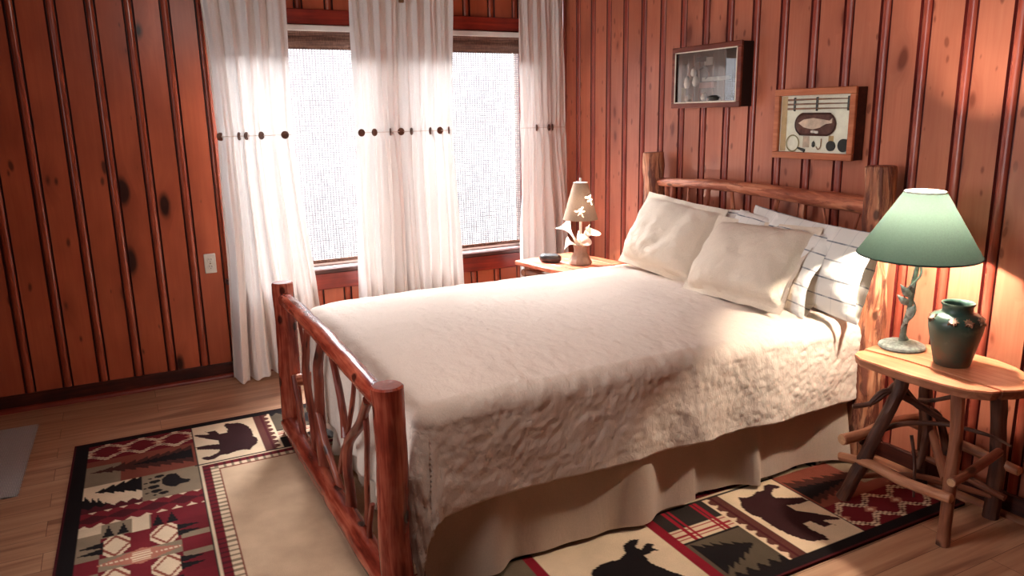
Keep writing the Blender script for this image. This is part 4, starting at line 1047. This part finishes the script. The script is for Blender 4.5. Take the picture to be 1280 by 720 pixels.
def disc(o, name, y, z, r_, mat, x=-.013, th=.008, seg=24, hole=0):
    R = Matrix.Rotation(-PI/2, 3, 'Y')
    pr = [(hole,0),(r_,0),(r_,th),(hole,th)]+([(hole,0)] if hole else [])
    return MBX().lathe(pr, (x, y, z), seg, R=R).build(name, mat, parent=o)
def slab(o, name, ya, yb, za, zb, mat, x=-.013, th=.008, bev=.002):
    return MBX().box((x-th, min(ya,yb), za), (x, max(ya,yb), zb), bev=bev).build(name, mat, parent=o)
slab(f1, 'photo_card', -1.325, -1.375, 1.70, 1.76, 'dark_metal', th=.004)
slab(f1, 'photo_card', -1.325, -1.36, 1.565, 1.64, 'net_green', th=.004)
for ya, za, zb in ((-1.39,1.63,1.70), (-1.455,1.64,1.70), (-1.40,1.56,1.60), (-1.525,1.565,1.61), (-1.44,1.69,1.74)):
    MBX().lathe([(0,0),(.012,.004),(.018,(zb-za)*.35),(.012,(zb-za)*.8),(0,zb-za)], (-.032, ya, za), 14).build('carved_lure', 'shell', parent=f1)
MBX().tube([(-.03,-1.48,1.725),(-.03,-1.52,1.735),(-.03,-1.55,1.70),(-.03,-1.53,1.675)], [.005,.007,.006,.003], 8).build('hook', 'dark_metal', parent=f1)
slab(f1, 'lure_card', -1.485, -1.60, 1.63, 1.66, 'salmon', th=.02)
slab(f1, 'lure_card', -1.495, -1.70, 1.665, 1.685, 'cream', th=.012)
slab(f1, 'lure_card', -1.505, -1.565, 1.745, 1.785, 'shell', th=.008)
for ya in (-1.43, -1.475, -1.58, -1.66):
    MBX().tube([(-.022, ya, 1.562), (-.022, ya+.004, 1.80)], [.004,.002], 6).build('miniature_rod', 'rod_wood', parent=f1)
MBX().lathe([(0,0),(.03,.005),(.035,.02),(.02,.03),(0,.032)], (-.035, -1.61, 1.562), 18).build('reel', 'dark_metal', parent=f1)
slab(f1, 'dark_tackle', -1.45, -1.52, 1.765, 1.79, 'dark_metal', th=.015)

DX, KX = .050, .6
F2 = (-2.018, -2.462, 1.293, 1.604)
f2 = thing('shadow_box', (-.04, -2.24, 1.293), 'honey pine shadow box of miniature fishing tackle, lower right one', 'shadow box', 'framed shadow boxes on the wall')
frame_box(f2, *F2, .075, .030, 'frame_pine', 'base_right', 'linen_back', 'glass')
slab(f2, 'side_strip', -2.052, -2.085, 1.325, 1.572, 'tan_strip', th=.004)
for k, z in enumerate((1.535, 1.515, 1.555)):
    MBX().tube([(-.022,-2.09,z),(-.022,-2.25,z+.001),(-.022,-2.43,z)], [.0045,.0035,.002], 8).build('fishing_rod', 'rod_wood', parent=f2)
for ya in (-2.125, -2.25, -2.415): slab(f2, 'rod_clip', ya, ya-.008, 1.505, 1.565, 'dark_metal', th=.014)
mb = MBX(); pl = []
for q in range(32):
    a = 2*PI*q/32; cyy = -.062 if math.cos(a) > 0 else .062
    pl.append((-2.248+(.062 if math.cos(a) > 0 else -.062)+.048*math.cos(a), 1.447+.047*math.sin(a)))
mb.prism(pl, -.013, -.018, lambda a,b,dd: (dd, a, b)); mb.build('oval_plaque', 'brown_creel', parent=f2)
rim = [(-.020, a, b) for a, b in pl]+[(-.020,)+pl[0]]
MBX().tube(rim, .004, 6, sub=2).build('plaque_rim', 'twig_dark', parent=f2)
fish = [(-2.16,1.452),(-2.19,1.468),(-2.24,1.474),(-2.29,1.468),(-2.33,1.462),(-2.345,1.475),(-2.342,1.452),(-2.31,1.448),(-2.28,1.432),(-2.24,1.424),(-2.19,1.434)]
MBX().prism(fish, -.018, -.028, lambda a,b,dd: (dd, a, b)).build('fish', 'fish_skin', parent=f2)
MBX().lathe([(0,0),(.012,.002),(.012,.012),(0,.014)], (-.03,-2.245,1.408), 12).build('silver_lure', 'shell', parent=f2)
MBX().lathe([(0,0),(.010,.002),(.010,.012),(0,.014)], (-.03,-2.265,1.406), 12).build('silver_lure', 'shell', parent=f2)
ring = [(-.02, -2.128+.036*math.cos(2*PI*q/28), 1.362+.036*math.sin(2*PI*q/28)) for q in range(29)]
nt = MBX().tube(ring, .0028, 6, sub=2).build('landing_net', 'net_green', parent=f2)
MBX().tube([(-.02,-2.158,1.342),(-.022,-2.20,1.33)], [.004,.008], 8).build('net_handle', 'dark_metal', parent=nt)
slab(f2, 'tackle_card', -2.185, -2.222, 1.345, 1.395, 'fish_skin', th=.004)
slab(f2, 'tackle_card', -2.325, -2.352, 1.372, 1.398, 'tan_strip', th=.004)
MBX().lathe([(0,0),(.008,.006),(.008,.02),(0,.03)], (-.022,-2.248,1.345), 12).build('fishing_fly', 'dark_metal', parent=f2)
MBX().tube([(-.022,-2.29,1.385),(-.022,-2.288,1.35),(-.022,-2.275,1.338),(-.022,-2.265,1.35)], .0025, 6).build('fish_hook', 'rod_wood', parent=f2)
disc(f2, 'reel', -2.342, 1.354, .022, 'dark_metal', th=.014)
disc(f2, 'reel', -2.408, 1.358, .028, 'dark_metal', th=.014)

# ------------------------------------------------------------------ light
W = bpy.data.worlds.new('sky'); SC.world = W; W.use_nodes = True
bg = W.node_tree.nodes['Background']; bg.inputs[0].default_value = (.93, .96, 1, 1); bg.inputs[1].default_value = 1.8
def area(name, loc, rot, sx, sy, power, col, portal=False):
    l = bpy.data.lights.new(name, 'AREA'); l.shape = 'RECTANGLE'; l.size = sx; l.size_y = sy; l.energy = power; l.color = col
    o = bpy.data.objects.new(name, l); o.location = loc; o.rotation_euler = rot; C.objects.link(o)
    if portal: l.cycles.is_portal = True
    if name == 'window_left': l.spread = math.radians(130)
    return o
for xa, xb in WIN: area('window_portal', ((xa+xb)/2, .13, (WZ0+WZ1)/2), (-PI/2, 0, 0), xb-xa, WZ1-WZ0, 1, (1,1,1), True)
def point(name, loc, power, col, rad, parent):
    l = bpy.data.lights.new(name, 'POINT'); l.energy = power; l.color = col; l.shadow_soft_size = rad
    o = bpy.data.objects.new(name, l); o.location = Vector(loc)-ORG[parent.name]; o.parent = parent; C.objects.link(o)
point('lamp_light', (SCx, SCy, 1.115), 58, (1, .87, .72), .02, lp)
point('lamp_light', (SX, SY, SS+.09), 24, (1, .87, .74), .015, sl)
area('ceiling_fill', (-2.15, -2.95, ZC-.05), (R_(12), 0, 0), .5, .4, 17, (1, .88, .80))  # unseen fill light added near the ceiling to brighten the back wall
area('window_left', (X0+.05, -2.45, 1.6), (0, -PI/2, 0), 1.3, 1.1, 26, (.96, .97, 1))
lk = Vector((-1.4,-1.6,.4))-Vector((-1.3, 3.4, 5.0))
so_ = area('skylight', (-1.3, 3.4, 5.0), lk.to_track_quat('-Z','Y').to_euler(), 5, 3.2, 12000, (.93,.96,1))

SC.view_settings.view_transform = 'Standard'
SC.view_settings.look = 'None'
SC.view_settings.exposure = 0
SC.cycles.use_denoising = True
SC.cycles.max_bounces = 10
SC.cycles.transparent_max_bounces = 16
SC.cycles.sample_clamp_indirect = 8
